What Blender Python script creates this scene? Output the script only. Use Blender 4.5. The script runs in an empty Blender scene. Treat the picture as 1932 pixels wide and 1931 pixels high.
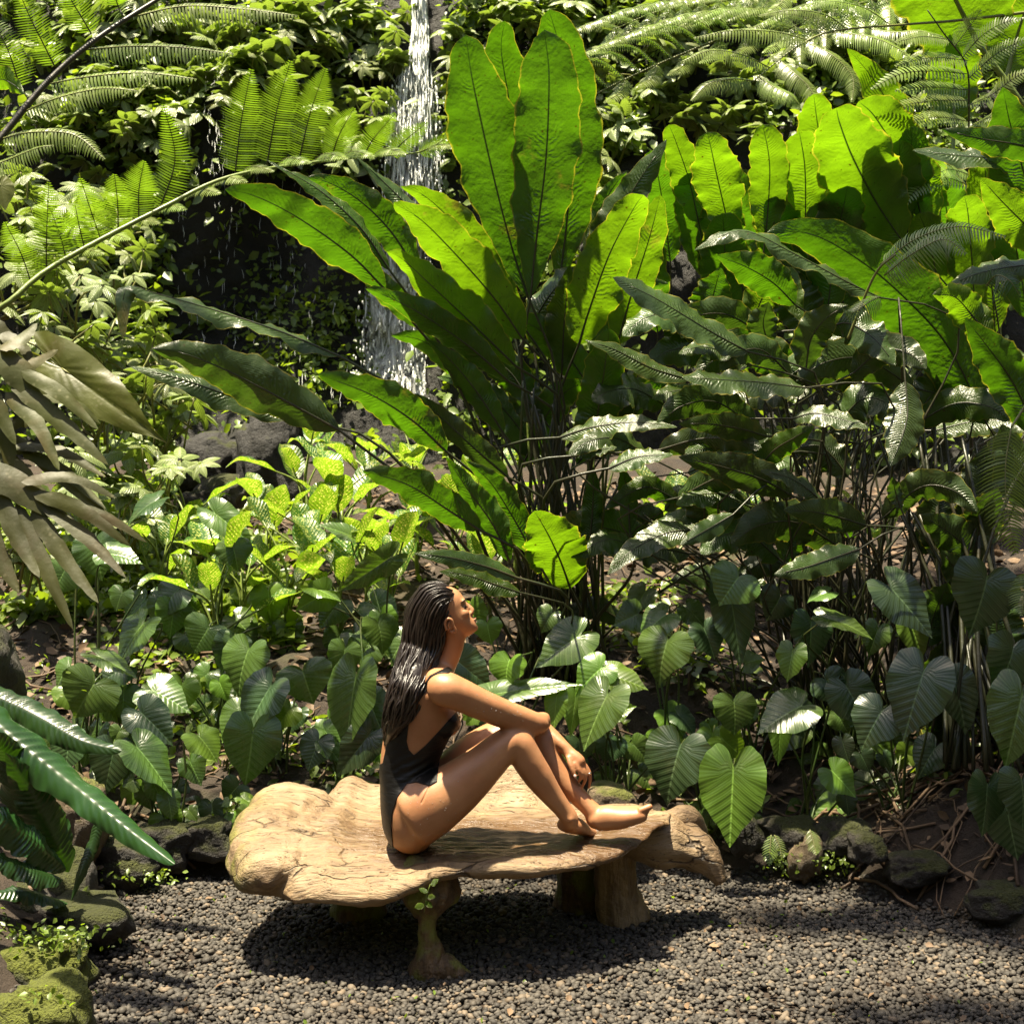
import bpy, bmesh, math, random
import numpy as np
from mathutils import Vector, Matrix
R = math.radians
rng = np.random.default_rng(7)
random.seed(7)

# ---------------------------------------------------------------- camera, world, sun, exposure
scene = bpy.context.scene
F, U0, V0, H = 2760.0, 966.0, 823.0, 1.6          # focal length / principal point in 1932-wide pixels, eye height
cam_d = bpy.data.cameras.new('camera'); cam = bpy.data.objects.new('camera', cam_d)
scene.collection.objects.link(cam)
cam.location = (0, 0, H); cam.rotation_euler = (R(90), 0, 0)
cam_d.sensor_width = 36.0; cam_d.lens = 36.0 * F / 1932.0
cam_d.shift_y = -(966.0 - V0) / 1932.0
cam_d.clip_start = 0.05; cam_d.clip_end = 400
cam_d.dof.use_dof = True; cam_d.dof.focus_distance = 4.75; cam_d.dof.aperture_fstop = 9.0
scene.camera = cam

SUN = Vector((-0.16, -0.05, 0.97)).normalized()    # direction towards the sun: nearly overhead, a little to the left
world = bpy.data.worlds.new('World'); scene.world = world; world.use_nodes = True
wn = world.node_tree.nodes; wl = world.node_tree.links
bg = wn.get('Background') or wn.new('ShaderNodeBackground')
sky = wn.new('ShaderNodeTexSky'); sky.sky_type = 'NISHITA'; sky.sun_disc = False; sky.ozone_density = 0.3; sky.dust_density = 4.0
sky.sun_elevation = math.asin(SUN.z); sky.sun_rotation = math.atan2(SUN.x, SUN.y)
wl.new(sky.outputs[0], bg.inputs[0]); bg.inputs[1].default_value = 0.05
sun_d = bpy.data.lights.new('sun', 'SUN'); sun_d.energy = 5.0; sun_d.angle = R(1.2); sun_d.color = (1.0, 0.89, 0.66)
sun = bpy.data.objects.new('sun', sun_d); scene.collection.objects.link(sun)
sun.rotation_euler = SUN.to_track_quat('Z', 'Y').to_euler(); sun.location = (0, 0, 30)
scene.view_settings.view_transform = 'Standard'; scene.view_settings.look = 'None'
scene.view_settings.gamma = 1.0; scene.view_settings.exposure = 2.0
scene.view_settings.use_curve_mapping = False
scene.render.engine = 'CYCLES'
cy = scene.cycles; cy.max_bounces = 7; cy.diffuse_bounces = 3; cy.glossy_bounces = 2; cy.transmission_bounces = 5
cy.transparent_max_bounces = 6; cy.caustics_reflective = False; cy.caustics_refractive = False
cy.sample_clamp_indirect = 4.0; cy.use_denoising = True

# ---------------------------------------------------------------- helpers
def P(u, v, Y): return np.array([(u - U0) / F * Y, Y, H - (v - V0) / F * Y])
def nrm(v):
    v = np.asarray(v, float); return v / (np.linalg.norm(v, axis=-1, keepdims=True) + 1e-12)
def tag(o, label=None, cat=None, group=None, kind=None):
    if label: o['label'] = label
    if cat: o['category'] = cat
    if group: o['group'] = group
    if kind: o['kind'] = kind
    return o
def thing(name, label, cat, loc=(0, 0, 0), group=None):
    o = bpy.data.objects.new(name, None); scene.collection.objects.link(o)
    o.location = [float(c) for c in loc]; o.empty_display_size = 0.05
    return tag(o, label, cat, group)
def mesh_np(name, verts, faces, mat=None, uv=None, smooth=True, attr=None):
    """faces: array (n,3|4) or list of such arrays; uv per vertex"""
    verts = np.asarray(verts, np.float32)
    if not isinstance(faces, list): faces = [faces]
    faces = [np.asarray(f, np.int32) for f in faces if len(f)]
    me = bpy.data.meshes.new(name)
    me.vertices.add(len(verts)); me.vertices.foreach_set('co', verts.ravel())
    nl = sum(f.size for f in faces); npoly = sum(len(f) for f in faces)
    li = np.concatenate([f.ravel() for f in faces]); tot = np.concatenate([np.full(len(f), f.shape[1], np.int32) for f in faces])
    st = np.concatenate([[0], np.cumsum(tot)[:-1]]).astype(np.int32)
    me.loops.add(nl); me.loops.foreach_set('vertex_index', li)
    me.polygons.add(npoly); me.polygons.foreach_set('loop_start', st); me.polygons.foreach_set('loop_total', tot)
    if smooth: me.polygons.foreach_set('use_smooth', np.ones(npoly, bool))
    if uv is not None:
        l = me.uv_layers.new(name='UVMap'); l.data.foreach_set('uv', np.asarray(uv, np.float32)[li].ravel())
    if attr is not None:
        for k, a in attr.items():
            at = me.attributes.new(k, 'FLOAT', 'POINT'); at.data.foreach_set('value', np.asarray(a, np.float32))
    me.update(calc_edges=True); me.validate()
    if mat: me.materials.append(mat)
    return me
def obj(name, me, parent=None, **k):
    o = bpy.data.objects.new(name, me); scene.collection.objects.link(o)
    if parent is not None: o.parent = parent
    return tag(o, **k)
def root_of(o):
    L = np.zeros(3)
    while o is not None: L = L + np.array(o.location); o = o.parent
    return L
def part(name, parent, verts, faces, mat, uv=None, **k):
    return obj(name, mesh_np(name, np.asarray(verts) - root_of(parent), faces, mat, uv), parent, **k)
def catmull(pts, n):
    pts = np.asarray(pts, float); m = len(pts)
    if m == 2: return pts[0] + (pts[1] - pts[0]) * np.linspace(0, 1, n)[:, None]
    p = np.vstack([2 * pts[0] - pts[1], pts, 2 * pts[-1] - pts[-2]])
    d = np.linalg.norm(np.diff(pts, axis=0), axis=1); cum = np.concatenate([[0], np.cumsum(d)]) / d.sum()
    out = []
    for t in np.linspace(0, 1, n):
        i = min(np.searchsorted(cum, t, side='right') - 1, m - 2); u = (t - cum[i]) / max(cum[i + 1] - cum[i], 1e-9)
        a, b, c, e = p[i], p[i + 1], p[i + 2], p[i + 3]
        out.append(0.5 * ((2 * b) + (-a + c) * u + (2 * a - 5 * b + 4 * c - e) * u * u + (-a + 3 * b - 3 * c + e) * u ** 3))
    return np.array(out)
def grid_faces(n, m, wrap=False):
    i = np.arange(n - 1)[:, None]; j = np.arange(m - (0 if wrap else 1))[None, :]
    j2 = (j + 1) % m
    return np.stack([i * m + j, i * m + j2, (i + 1) * m + j2, (i + 1) * m + j], -1).reshape(-1, 4)
def tube(path, rad, k=6, caps=True):
    path = np.asarray(path, float); n = len(path); rad = np.broadcast_to(np.asarray(rad, float), (n,))
    T = nrm(np.gradient(path, axis=0)); ref = np.array([0.0, 0, 1.0])
    if abs(T[0] @ ref) > 0.9: ref = np.array([1.0, 0, 0])
    a = nrm(np.cross(T[0], ref)); V = []
    for i in range(n):
        a = nrm(a - T[i] * (a @ T[i])); b = np.cross(T[i], a)
        th = np.linspace(0, 2 * np.pi, k, endpoint=False)
        V.append(path[i] + rad[i] * (np.cos(th)[:, None] * a + np.sin(th)[:, None] * b))
    V = np.concatenate(V); Fq = grid_faces(n, k, True)
    if caps:
        V = np.vstack([V, path[0], path[-1]]); j = np.arange(k); j2 = (j + 1) % k
        c = np.stack([j2, j, np.full(k, n * k)], -1); e = np.stack([(n - 1) * k + j, (n - 1) * k + j2, np.full(k, n * k + 1)], -1)
        return V, [Fq, np.vstack([c, e])]
    return V, [Fq]
def merge(lst):
    V, Q, Tq, UV, off = [], [], [], [], 0
    for it in lst:
        v, f = it[0], it[1]
        if not isinstance(f, list): f = [f]
        for a in f:
            a = np.asarray(a)
            if len(a): (Q if a.shape[1] == 4 else Tq).append(a + off)
        UV.append(it[2] if len(it) > 2 else np.zeros((len(v), 2)))
        V.append(v); off += len(v)
    return np.concatenate(V), [np.concatenate(x) for x in (Q, Tq) if x], np.concatenate(UV)
def wob(p, s, seed=0):
    """cheap smooth 3-d noise, about -1..1"""
    p = np.asarray(p, float) * s; r = np.random.default_rng(seed); o = np.zeros(p.shape[:-1])
    for k in range(6):
        d = r.normal(size=3); d /= np.linalg.norm(d); o += np.sin(p @ d * (0.7 + 0.5 * k) * 2.2 + r.uniform(0, 6.28)) / (1 + 0.35 * k)
    return o / 2.4

# ---------------------------------------------------------------- node helpers and materials
class N:
    def __init__(s, name):
        s.m = bpy.data.materials.new(name); s.m.use_nodes = True; s.t = s.m.node_tree; s.t.nodes.clear()
        s.out = s.t.nodes.new('ShaderNodeOutputMaterial')
    def n(s, typ, inp=None, **k):
        x = s.t.nodes.new('ShaderNode' + typ)
        for a, b in k.items(): setattr(x, a, b)
        for a, b in (inp or {}).items():
            i = x.inputs[a]
            if isinstance(b, bpy.types.NodeSocket): s.t.links.new(b, i)
            else: i.default_value = b
        return x
    def math(s, op, a, b=0.0, c=0.0, clamp=False):
        return s.n('Math', {0: a, 1: b, 2: c}, operation=op, use_clamp=clamp).outputs[0]
    def mix(s, f, a, b):
        c = lambda q: q if isinstance(q, bpy.types.NodeSocket) else (*q[:3], 1)
        return s.n('Mix', {0: f, 6: c(a), 7: c(b)}, data_type='RGBA').outputs[2]
    def noise(s, scale, vec=None, det=3, rough=0.55):
        d = {'Scale': scale, 'Detail': det, 'Roughness': rough}
        if vec is not None: d['Vector'] = vec
        return s.n('TexNoise', d).outputs[0]
    def ramp(s, f, lo, hi): 
        return s.n('MapRange', {0: f, 1: lo, 2: hi, 3: 0.0, 4: 1.0}, clamp=True).outputs[0]
    def bump(s, h, strength, dist=0.01, normal=None):
        d = {'Strength': strength, 'Distance': dist, 'Height': h}
        if normal is not None: d['Normal'] = normal
        return s.n('Bump', d).outputs[0]
    def prin(s, col, rough, normal=None, **k):
        d = {'Base Color': col if isinstance(col, bpy.types.NodeSocket) else (*col[:3], 1), 'Roughness': rough}
        if normal is not None: d['Normal'] = normal
        for a, b in k.items(): d[a.replace('_', ' ')] = b
        return s.n('BsdfPrincipled', d).outputs[0]
    def done(s, sh): s.t.links.new(sh, s.out.inputs[0]); return s.m

def leaf_mat(name, col, tcol, rough=0.35, tf=0.4, mode='big', col2=None, spec=0.5, bump=0.5):
    m = N(name); uv = m.n('TexCoord').outputs['UV']; sp = m.n('SeparateXYZ', {0: uv}); x, t = sp.outputs[0], sp.outputs[1]
    rnd = m.n('ObjectInfo').outputs['Random']; pos = m.n('TexCoord').outputs['Object']
    a = m.math('ABSOLUTE', m.math('SUBTRACT', m.math('MULTIPLY', x, 2.0), 1.0))
    n1 = m.noise(5.0, pos, 3); n2 = m.noise(28.0, pos, 3)
    col2 = col2 or tuple(c * 0.55 for c in col)
    c = m.mix(m.ramp(n1, 0.35, 0.7), col, col2)
    tc = m.mix(m.ramp(n1, 0.3, 0.75), tcol, tuple(q * 0.62 for q in tcol))
    h = soft = None
    if mode == 'big':
        rib = m.math('SUBTRACT', 1.0, m.ramp(a, 0.012, 0.04))
        ph = m.math('ADD', m.math('MULTIPLY', t, 34.0), m.math('MULTIPLY', a, -3.0))
        ph = m.math('ADD', ph, m.math('MULTIPLY', m.noise(9.0, pos, 4), 5.0))
        w = m.math('SINE', m.math('MULTIPLY', ph, 6.2832))
        near = m.ramp(a, 0.8, 0.2)
        w = m.math('MULTIPLY', w, m.math('MULTIPLY', m.math('MULTIPLY', near, m.ramp(a, 0.02, 0.12)), m.ramp(m.noise(7.0, pos, 3), 0.42, 0.62)))
        fine = m.math('SINE', m.math('MULTIPLY', m.math('ADD', m.math('MULTIPLY', x, 26.0), m.math('MULTIPLY', t, 10.0)), 6.2832))
        h = m.math('ADD', m.math('ADD', m.math('MULTIPLY', w, 0.55), m.math('MULTIPLY', n2, 1.5)), m.math('MULTIPLY', fine, 0.05))
        soft = m.math('ADD', m.math('MULTIPLY', w, 0.16), m.math('MULTIPLY', m.noise(16.0, pos, 4), 2.2))
        c = m.mix(rib, c, tuple(q * 0.5 for q in col)); tc = m.mix(rib, tc, (0.02, 0.06, 0.003))
        edge = m.ramp(m.math('ADD', a, m.math('MULTIPLY', n2, 0.12)), 1.0, 1.06)
        c = m.mix(m.math('MULTIPLY', edge, 0.7), c, (0.28, 0.24, 0.03)); tc = m.mix(m.math('MULTIPLY', edge, 0.7), tc, (0.5, 0.42, 0.03))
        wear = m.math('MULTIPLY', m.ramp(m.noise(3.1, pos, 5, 0.7), 0.64, 0.72), 0.7); c = m.mix(wear, c, (0.16, 0.13, 0.03)); tc = m.mix(wear, tc, (0.24, 0.19, 0.02))
        sp_ = m.ramp(m.noise(60.0, pos, 2), 0.69, 0.73); c = m.mix(sp_, c, (0.05, 0.04, 0.01)); tc = m.mix(sp_, tc, (0.05, 0.05, 0.0))
    elif mode == 'heart':
        ph = m.math('ADD', m.math('MULTIPLY', x, 50.0), m.math('MULTIPLY', n1, 1.2))
        v1 = m.math('COSINE', ph); v2 = m.math('COSINE', m.math('MULTIPLY', ph, 3.0))
        line = m.ramp(v1, 0.94, 0.995)
        rib = m.math('SUBTRACT', 1.0, m.ramp(t, 0.008, 0.022))
        h = m.math('ADD', m.math('MULTIPLY', v1, -0.8), m.math('ADD', m.math('MULTIPLY', v2, 0.22), m.math('MULTIPLY', n2, 0.6)))
        lig = m.math('MAXIMUM', m.math('MULTIPLY', line, 0.35), m.math('MULTIPLY', rib, 0.8))
        c = m.mix(lig, c, tuple(min(1, q * 2.2 + 0.03) for q in col)); tc = m.mix(lig, tc, (0.3, 0.4, 0.08))
        pale = m.ramp(m.noise(9.0, pos, 4), 0.55, 0.75); c = m.mix(m.math('MULTIPLY', pale, 0.25), c, (0.16, 0.17, 0.07))
    elif mode == 'spot':
        stretch = m.n('Mapping', {'Vector': uv, 'Scale': (1.0, 2.4, 1)}).outputs[0]
        vor = m.n('TexVoronoi', {'Vector': stretch, 'Scale': 13.0, 'Randomness': 1.0}).outputs['Distance']
        spot = m.math('MULTIPLY', m.ramp(m.math('ADD', vor, m.math('MULTIPLY', n2, 0.3)), 0.58, 0.42), m.ramp(a, 0.96, 0.7))
        spot = m.math('MULTIPLY', spot, m.ramp(a, 0.02, 0.1))
        c = m.mix(spot, c, (0.44, 0.46, 0.12)); tc = m.mix(spot, tc, (0.72, 0.72, 0.12))
        w = m.math('SINE', m.math('MULTIPLY', m.math('ADD', m.math('MULTIPLY', t, 13.0), m.math('MULTIPLY', a, -2.5)), 6.2832))
        h = m.math('ADD', m.math('MULTIPLY', w, 0.5), n2)
    elif mode == 'nest':
        rib = m.math('SUBTRACT', 1.0, m.ramp(a, 0.02, 0.05)); c = m.mix(m.math('MULTIPLY', rib, 0.6), c, (0.01, 0.02, 0.005)); h = m.noise(10.0, pos, 2)
    elif mode == 'plain':
        rib = m.math('SUBTRACT', 1.0, m.ramp(a, 0.03, 0.1))
        w = m.math('SINE', m.math('MULTIPLY', m.math('ADD', m.math('MULTIPLY', t, 9.0), m.math('MULTIPLY', a, -2.0)), 6.2832))
        h = m.math('ADD', m.math('MULTIPLY', w, 0.5), n2)
        c = m.mix(m.math('MULTIPLY', rib, 0.5), c, tuple(min(1, q * 1.8) for q in col))
    elif mode == 'dusty':
        vor = m.n('TexVoronoi', {'Vector': pos, 'Scale': 55.0}).outputs['Distance']
        s_ = m.math('MULTIPLY', m.ramp(vor, 0.33, 0.15), m.ramp(m.noise(12.0, pos), 0.48, 0.62))
        c = m.mix(m.math('MULTIPLY', s_, 0.3), c, (0.30, 0.28, 0.16)); h = n2
        br = m.ramp(m.noise(7.0, pos, 4), 0.52, 0.68); c = m.mix(m.math('MULTIPLY', br, 0.7), c, (0.080, 0.058, 0.020))
    hs = m.n('HueSaturation', {'Hue': m.math('ADD', 0.488, m.math('MULTIPLY', rnd, 0.024)), 'Saturation': 1.0,
                               'Value': m.math('ADD', 0.72, m.math('MULTIPLY', rnd, 0.5)), 'Color': c}).outputs[0]
    nor = m.bump(h, bump, 0.006) if h is not None else None
    ro = m.math('ADD', rough - 0.06, m.math('MULTIPLY', n2, 0.14))
    ps = m.prin(hs, ro, nor, Specular_IOR_Level=spec)
    d = {'Color': tc}
    if nor is not None: d['Normal'] = m.bump(soft, 0.6, 0.01) if soft is not None else nor
    tr = m.n('BsdfTranslucent', d).outputs[0]
    return m.done(m.n('MixShader', {0: tf, 1: ps, 2: tr}).outputs[0])

M = {}
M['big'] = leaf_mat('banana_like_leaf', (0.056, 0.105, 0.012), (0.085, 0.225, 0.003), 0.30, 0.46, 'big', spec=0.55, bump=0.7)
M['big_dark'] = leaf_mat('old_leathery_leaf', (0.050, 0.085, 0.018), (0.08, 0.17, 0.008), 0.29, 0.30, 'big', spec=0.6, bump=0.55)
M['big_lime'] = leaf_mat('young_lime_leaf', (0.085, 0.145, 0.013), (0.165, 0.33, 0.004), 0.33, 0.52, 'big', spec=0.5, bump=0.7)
M['nest'] = leaf_mat('dark_glossy_nest_fern_leaf', (0.020, 0.058, 0.012), (0.05, 0.13, 0.006), 0.30, 0.2, 'nest', spec=0.55, bump=0.3)
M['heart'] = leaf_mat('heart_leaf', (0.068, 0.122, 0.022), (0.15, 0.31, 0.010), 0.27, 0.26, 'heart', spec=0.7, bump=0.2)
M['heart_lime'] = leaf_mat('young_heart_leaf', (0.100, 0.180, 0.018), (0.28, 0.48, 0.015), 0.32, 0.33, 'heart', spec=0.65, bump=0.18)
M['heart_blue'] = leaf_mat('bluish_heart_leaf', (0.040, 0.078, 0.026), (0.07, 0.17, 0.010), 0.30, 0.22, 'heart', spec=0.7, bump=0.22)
M['spot'] = leaf_mat('spotted_leaf', (0.055, 0.130, 0.016), (0.26, 0.46, 0.014), 0.30, 0.4, 'spot', spec=0.6, bump=0.35)
M['fern'] = leaf_mat('fern_leaflet', (0.22, 0.30, 0.060), (0.26, 0.46, 0.014), 0.34, 0.38, 'none', spec=0.7)
M['fern_dark'] = leaf_mat('old_fern_leaflet', (0.035, 0.085, 0.018), (0.16, 0.30, 0.016), 0.4, 0.35, 'none')
M['palm'] = leaf_mat('palmate_leaf', (0.23, 0.28, 0.10), (0.30, 0.44, 0.04), 0.36, 0.32, 'plain', spec=0.7)
M['small'] = leaf_mat('creeper_leaf', (0.13, 0.19, 0.026), (0.36, 0.52, 0.02), 0.36, 0.4, 'none', spec=0.6)
M['dusty'] = leaf_mat('dusty_olive_leaf', (0.058, 0.064, 0.013), (0.16, 0.17, 0.016), 0.5, 0.3, 'dusty', spec=0.3, bump=0.3)
M['olive'] = leaf_mat('olive_leaf', (0.105, 0.12, 0.022), (0.30, 0.33, 0.03), 0.42, 0.35, 'dusty', spec=0.4, bump=0.3)

def simple(name, col, rough, col2=None, scale=8.0, bump=0.3, bscale=30.0, **k):
    m = N(name); pos = m.n('TexCoord').outputs['Object']
    c = m.mix(m.ramp(m.noise(scale, pos, 5), 0.35, 0.68), col, col2 or tuple(q * 0.6 for q in col))
    return m.done(m.prin(c, rough, m.bump(m.noise(bscale, pos, 5), bump, 0.01), **k))
M['stalk'] = simple('green_stalk', (0.035, 0.075, 0.014), 0.35, (0.06, 0.06, 0.02), 6)
M['stalk_dark'] = simple('dark_stalk', (0.018, 0.024, 0.010), 0.4, (0.035, 0.03, 0.014), 6)
M['stalk_lime'] = simple('pale_green_stalk', (0.16, 0.22, 0.04), 0.4, (0.10, 0.12, 0.03), 6)
M['rachis'] = simple('fern_rachis', (0.17, 0.19, 0.045), 0.42, (0.10, 0.10, 0.03), 6)
M['rachis_dark'] = simple('dark_fern_rachis', (0.028, 0.022, 0.010), 0.45)
M['vine'] = simple('vine_stem', (0.16, 0.17, 0.03), 0.5, (0.08, 0.07, 0.025), 6)
M['root'] = simple('brown_root', (0.10, 0.065, 0.035), 0.7, (0.05, 0.032, 0.018), 9, 0.6)

def ground_mat():
    m = N('dark_soil'); pos = m.n('TexCoord').outputs['Object']
    c = m.mix(m.ramp(m.noise(4, pos, 6), 0.35, 0.7), (0.045, 0.028, 0.016), (0.018, 0.012, 0.008))
    g = m.ramp(m.noise(2.3, pos, 5), 0.56, 0.72); c = m.mix(m.math('MULTIPLY', g, 0.5), c, (0.05, 0.06, 0.012))
    return m.done(m.prin(c, 0.85, m.bump(m.noise(38, pos, 8, 0.7), 1.0, 0.03)))
M['soil'] = ground_mat()
def rock_mat(name, base, dark, moss, amount, wet=0.55):
    m = N(name); tcn = m.n('TexCoord'); pos = tcn.outputs['Object']; nz = m.n('SeparateXYZ', {0: m.n('NewGeometry').outputs['Normal']}).outputs[2]
    c = m.mix(m.ramp(m.noise(6, pos, 7, 0.65), 0.35, 0.68), base, dark)
    k = m.ramp(m.math('ADD', m.math('MULTIPLY', nz, 0.35), m.noise(5.0, pos, 6, 0.6)), 1.05 - amount, 1.2 - amount)
    mc = m.mix(m.noise(45, pos, 3), moss, tuple(q * 0.35 for q in moss))
    c = m.mix(k, c, mc)
    h = m.math('ADD', m.noise(16, pos, 8, 0.7), m.math('MULTIPLY', m.noise(110, pos, 3), m.math('MULTIPLY', k, 0.7)))
    return m.done(m.prin(c, m.math('ADD', wet, m.math('MULTIPLY', k, 0.35)), m.bump(h, 0.9, 0.05)))
M['rock'] = rock_mat('mossy_rock', (0.036, 0.029, 0.021), (0.012, 0.010, 0.008), (0.055, 0.062, 0.008), 0.40, 0.6)
M['moss_rock'] = rock_mat('thick_moss_rock', (0.055, 0.05, 0.035), (0.02, 0.018, 0.012), (0.13, 0.15, 0.012), 0.62, 0.6)
M['stone'] = rock_mat('tan_stone', (0.17, 0.12, 0.065), (0.075, 0.052, 0.03), (0.16, 0.17, 0.03), 0.36, 0.6)
M['cliff'] = rock_mat('wet_black_cliff', (0.014, 0.012, 0.010), (0.006, 0.006, 0.005), (0.06, 0.07, 0.010), 0.26, 0.7)
M['cliff_moss'] = rock_mat('mossy_hillside', (0.04, 0.036, 0.022), (0.018, 0.016, 0.011), (0.09, 0.10, 0.014), 0.62, 0.6)

# ---------------------------------------------------------------- terrain
def gheight(x, y):
    x = np.asarray(x, float); y = np.asarray(y, float)
    e1 = y - 5.28; e2 = -1.30 - x - 0.10 * np.maximum(y - 4.6, 0); e3 = (x - 1.03) * 0.8 + (y - 5.34) * 0.59
    k = 9.0; e = np.log(np.exp(np.clip(k * e1, -40, 60)) + np.exp(np.clip(k * e2, -40, 60)) + np.exp(np.clip(k * e3, -40, 60))) / k - 0.06
    z = np.interp(e, [-9, 0, 0.10, 0.3, 1.0, 2.7, 4.7, 9, 60], [0, 0, 0.09, 0.22, 0.66, 1.08, 1.48, 2.0, 6.0])
    p = np.stack([x, y, 0 * x], -1)
    return z + np.clip(e / 0.4, 0, 1) * (0.05 * wob(p, 2.0, 3) + 0.03 * wob(p, 6.0, 4))
def G(x, y): return float(gheight(np.array([x]), np.array([y]))[0])
def Gpt(u, Y): x = (u - U0) / F * Y; return np.array([x, Y, G(x, Y)])
def sheet(name, xs, ys, fz, mat, dz=0.0):
    X, Yg = np.meshgrid(xs, ys); Z = fz(X.ravel(), Yg.ravel()) + dz
    return mesh_np(name, np.stack([X.ravel(), Yg.ravel(), Z], -1), grid_faces(len(ys), len(xs)), mat)
xs = np.concatenate([np.linspace(-30, -4, 14)[:-1], np.linspace(-4, 4, 190), np.linspace(4, 30, 14)[1:]])
ys = np.concatenate([np.linspace(-30, 2.5, 14)[:-1], np.linspace(2.5, 11.0, 200), np.linspace(11, 40, 12)[1:]])
def gz(x, y):
    z = gheight(x, y); p = np.stack([x, y, 0 * x], -1)
    flat = np.clip(1 - z / 0.02, 0, 1)
    return z - 0.014 * flat + 0.012 * wob(p, 22, 9) * (1 - flat)
obj('ground', sheet('ground', xs, ys, gz, M['soil']), kind='structure')

CL0, CLS = 9.9, 0.27
def cliff_y(x, z):
    p = np.stack([x, 0 * x, z], -1)
    return CL0 + CLS * (z - 1.5) + 0.22 * wob(p, 1.1, 11) + 0.10 * wob(p, 3.1, 12) + 0.05 * wob(p, 8, 13) - 0.35 * np.exp(-((x - 3.2) / 1.6) ** 2)
_gx = np.linspace(-6, 6, 481); _gz = np.linspace(0, 6, 241); _GX, _GZ = np.meshgrid(_gx, _gz)
_CY = cliff_y(_GX.ravel(), _GZ.ravel()).reshape(241, 481)
def cliff_pt(u, v, out=0.0):
    Y = 10.0
    for _ in range(4):
        x = (u - U0) / F * Y; z = H - (v - V0) / F * Y
        Y = _CY[min(max(int(z * 40 + 0.5), 0), 240), min(max(int((x + 6) * 40 + 0.5), 0), 480)]
    return P(u, v, Y - out)
cx = np.linspace(-9, 9, 260); cz = np.concatenate([np.linspace(0.6, 5.3, 120)])
X, Z = np.meshgrid(cx, cz); X = X.ravel(); Z = Z.ravel()
V = np.stack([X, cliff_y(X, Z), Z], -1)
obj('cliff', mesh_np('cliff', V, grid_faces(len(cz), len(cx))[:, ::-1], M['cliff']), kind='structure')
xt = np.linspace(-9, 9, 60); yt = np.linspace(0, 1, 12); X, T_ = np.meshgrid(xt, yt); X = X.ravel(); T_ = T_.ravel()
y0 = cliff_y(X, 0 * X + 5.3); V = np.stack([X, y0 + 25 * T_ ** 1.5, 5.3 + 2.0 * T_ + 0.2 * wob(np.stack([X, 25 * T_, X], -1), 1, 5) * np.clip(T_ * 6, 0, 1)], -1)
obj('hill', mesh_np('hill', V, grid_faces(len(yt), len(xt)), M['cliff_moss']), kind='structure')

# walls added behind and beside the viewer, unseen, to block sky light
def build_sky_blocker():
    n, k = 72, 26; a = np.linspace(R(150), R(390), n); t = np.linspace(0, 1, k); A, T_ = np.meshgrid(a, t); rad = 9.5 + 5.0 * T_ ** 1.5
    x = rad * np.cos(A) * 0.95; y = 2.5 + rad * np.sin(A); z = -0.5 + 9.0 * T_; p = np.stack([x, y, z], -1).reshape(-1, 3); d = nrm(np.stack([np.cos(A), np.sin(A), 0 * A], -1).reshape(-1, 3))
    p = p + d * (0.7 * wob(p, 0.5, 61) + 0.35 * wob(p, 1.4, 62))[:, None]
    obj('sky_blocker_wall', mesh_np('sky_blocker_wall', p, grid_faces(k, n), M['cliff_moss']), kind='structure')
build_sky_blocker()
# ---------------------------------------------------------------- gravel (uncountable: one object)
def pebble_mat():
    m = N('grey_pebble'); at = m.n('Attribute', attribute_name='tone').outputs['Fac']; pos = m.n('TexCoord').outputs['Object']
    c = m.mix(m.ramp(at, 0.0, 0.8), (0.026, 0.023, 0.020), (0.074, 0.065, 0.054))
    c = m.mix(m.ramp(at, 0.86, 0.9), c, (0.13, 0.10, 0.07))
    c = m.mix(m.math('MULTIPLY', m.ramp(m.noise(3.0, pos, 4), 0.55, 0.7), 0.55), c, (0.035, 0.025, 0.017))
    return m.done(m.prin(c, 0.68, m.bump(m.noise(160, pos, 3), 0.4, 0.004), Specular_IOR_Level=0.3))
M['pebble'] = pebble_mat()
def ico():
    bm = bmesh.new(); bmesh.ops.create_icosphere(bm, subdivisions=1, radius=1.0)
    v = np.array([q.co[:] for q in bm.verts]); f = np.array([[q.index for q in p.verts] for p in bm.faces]); bm.free(); return v, f
IV, IF = ico()
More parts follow.
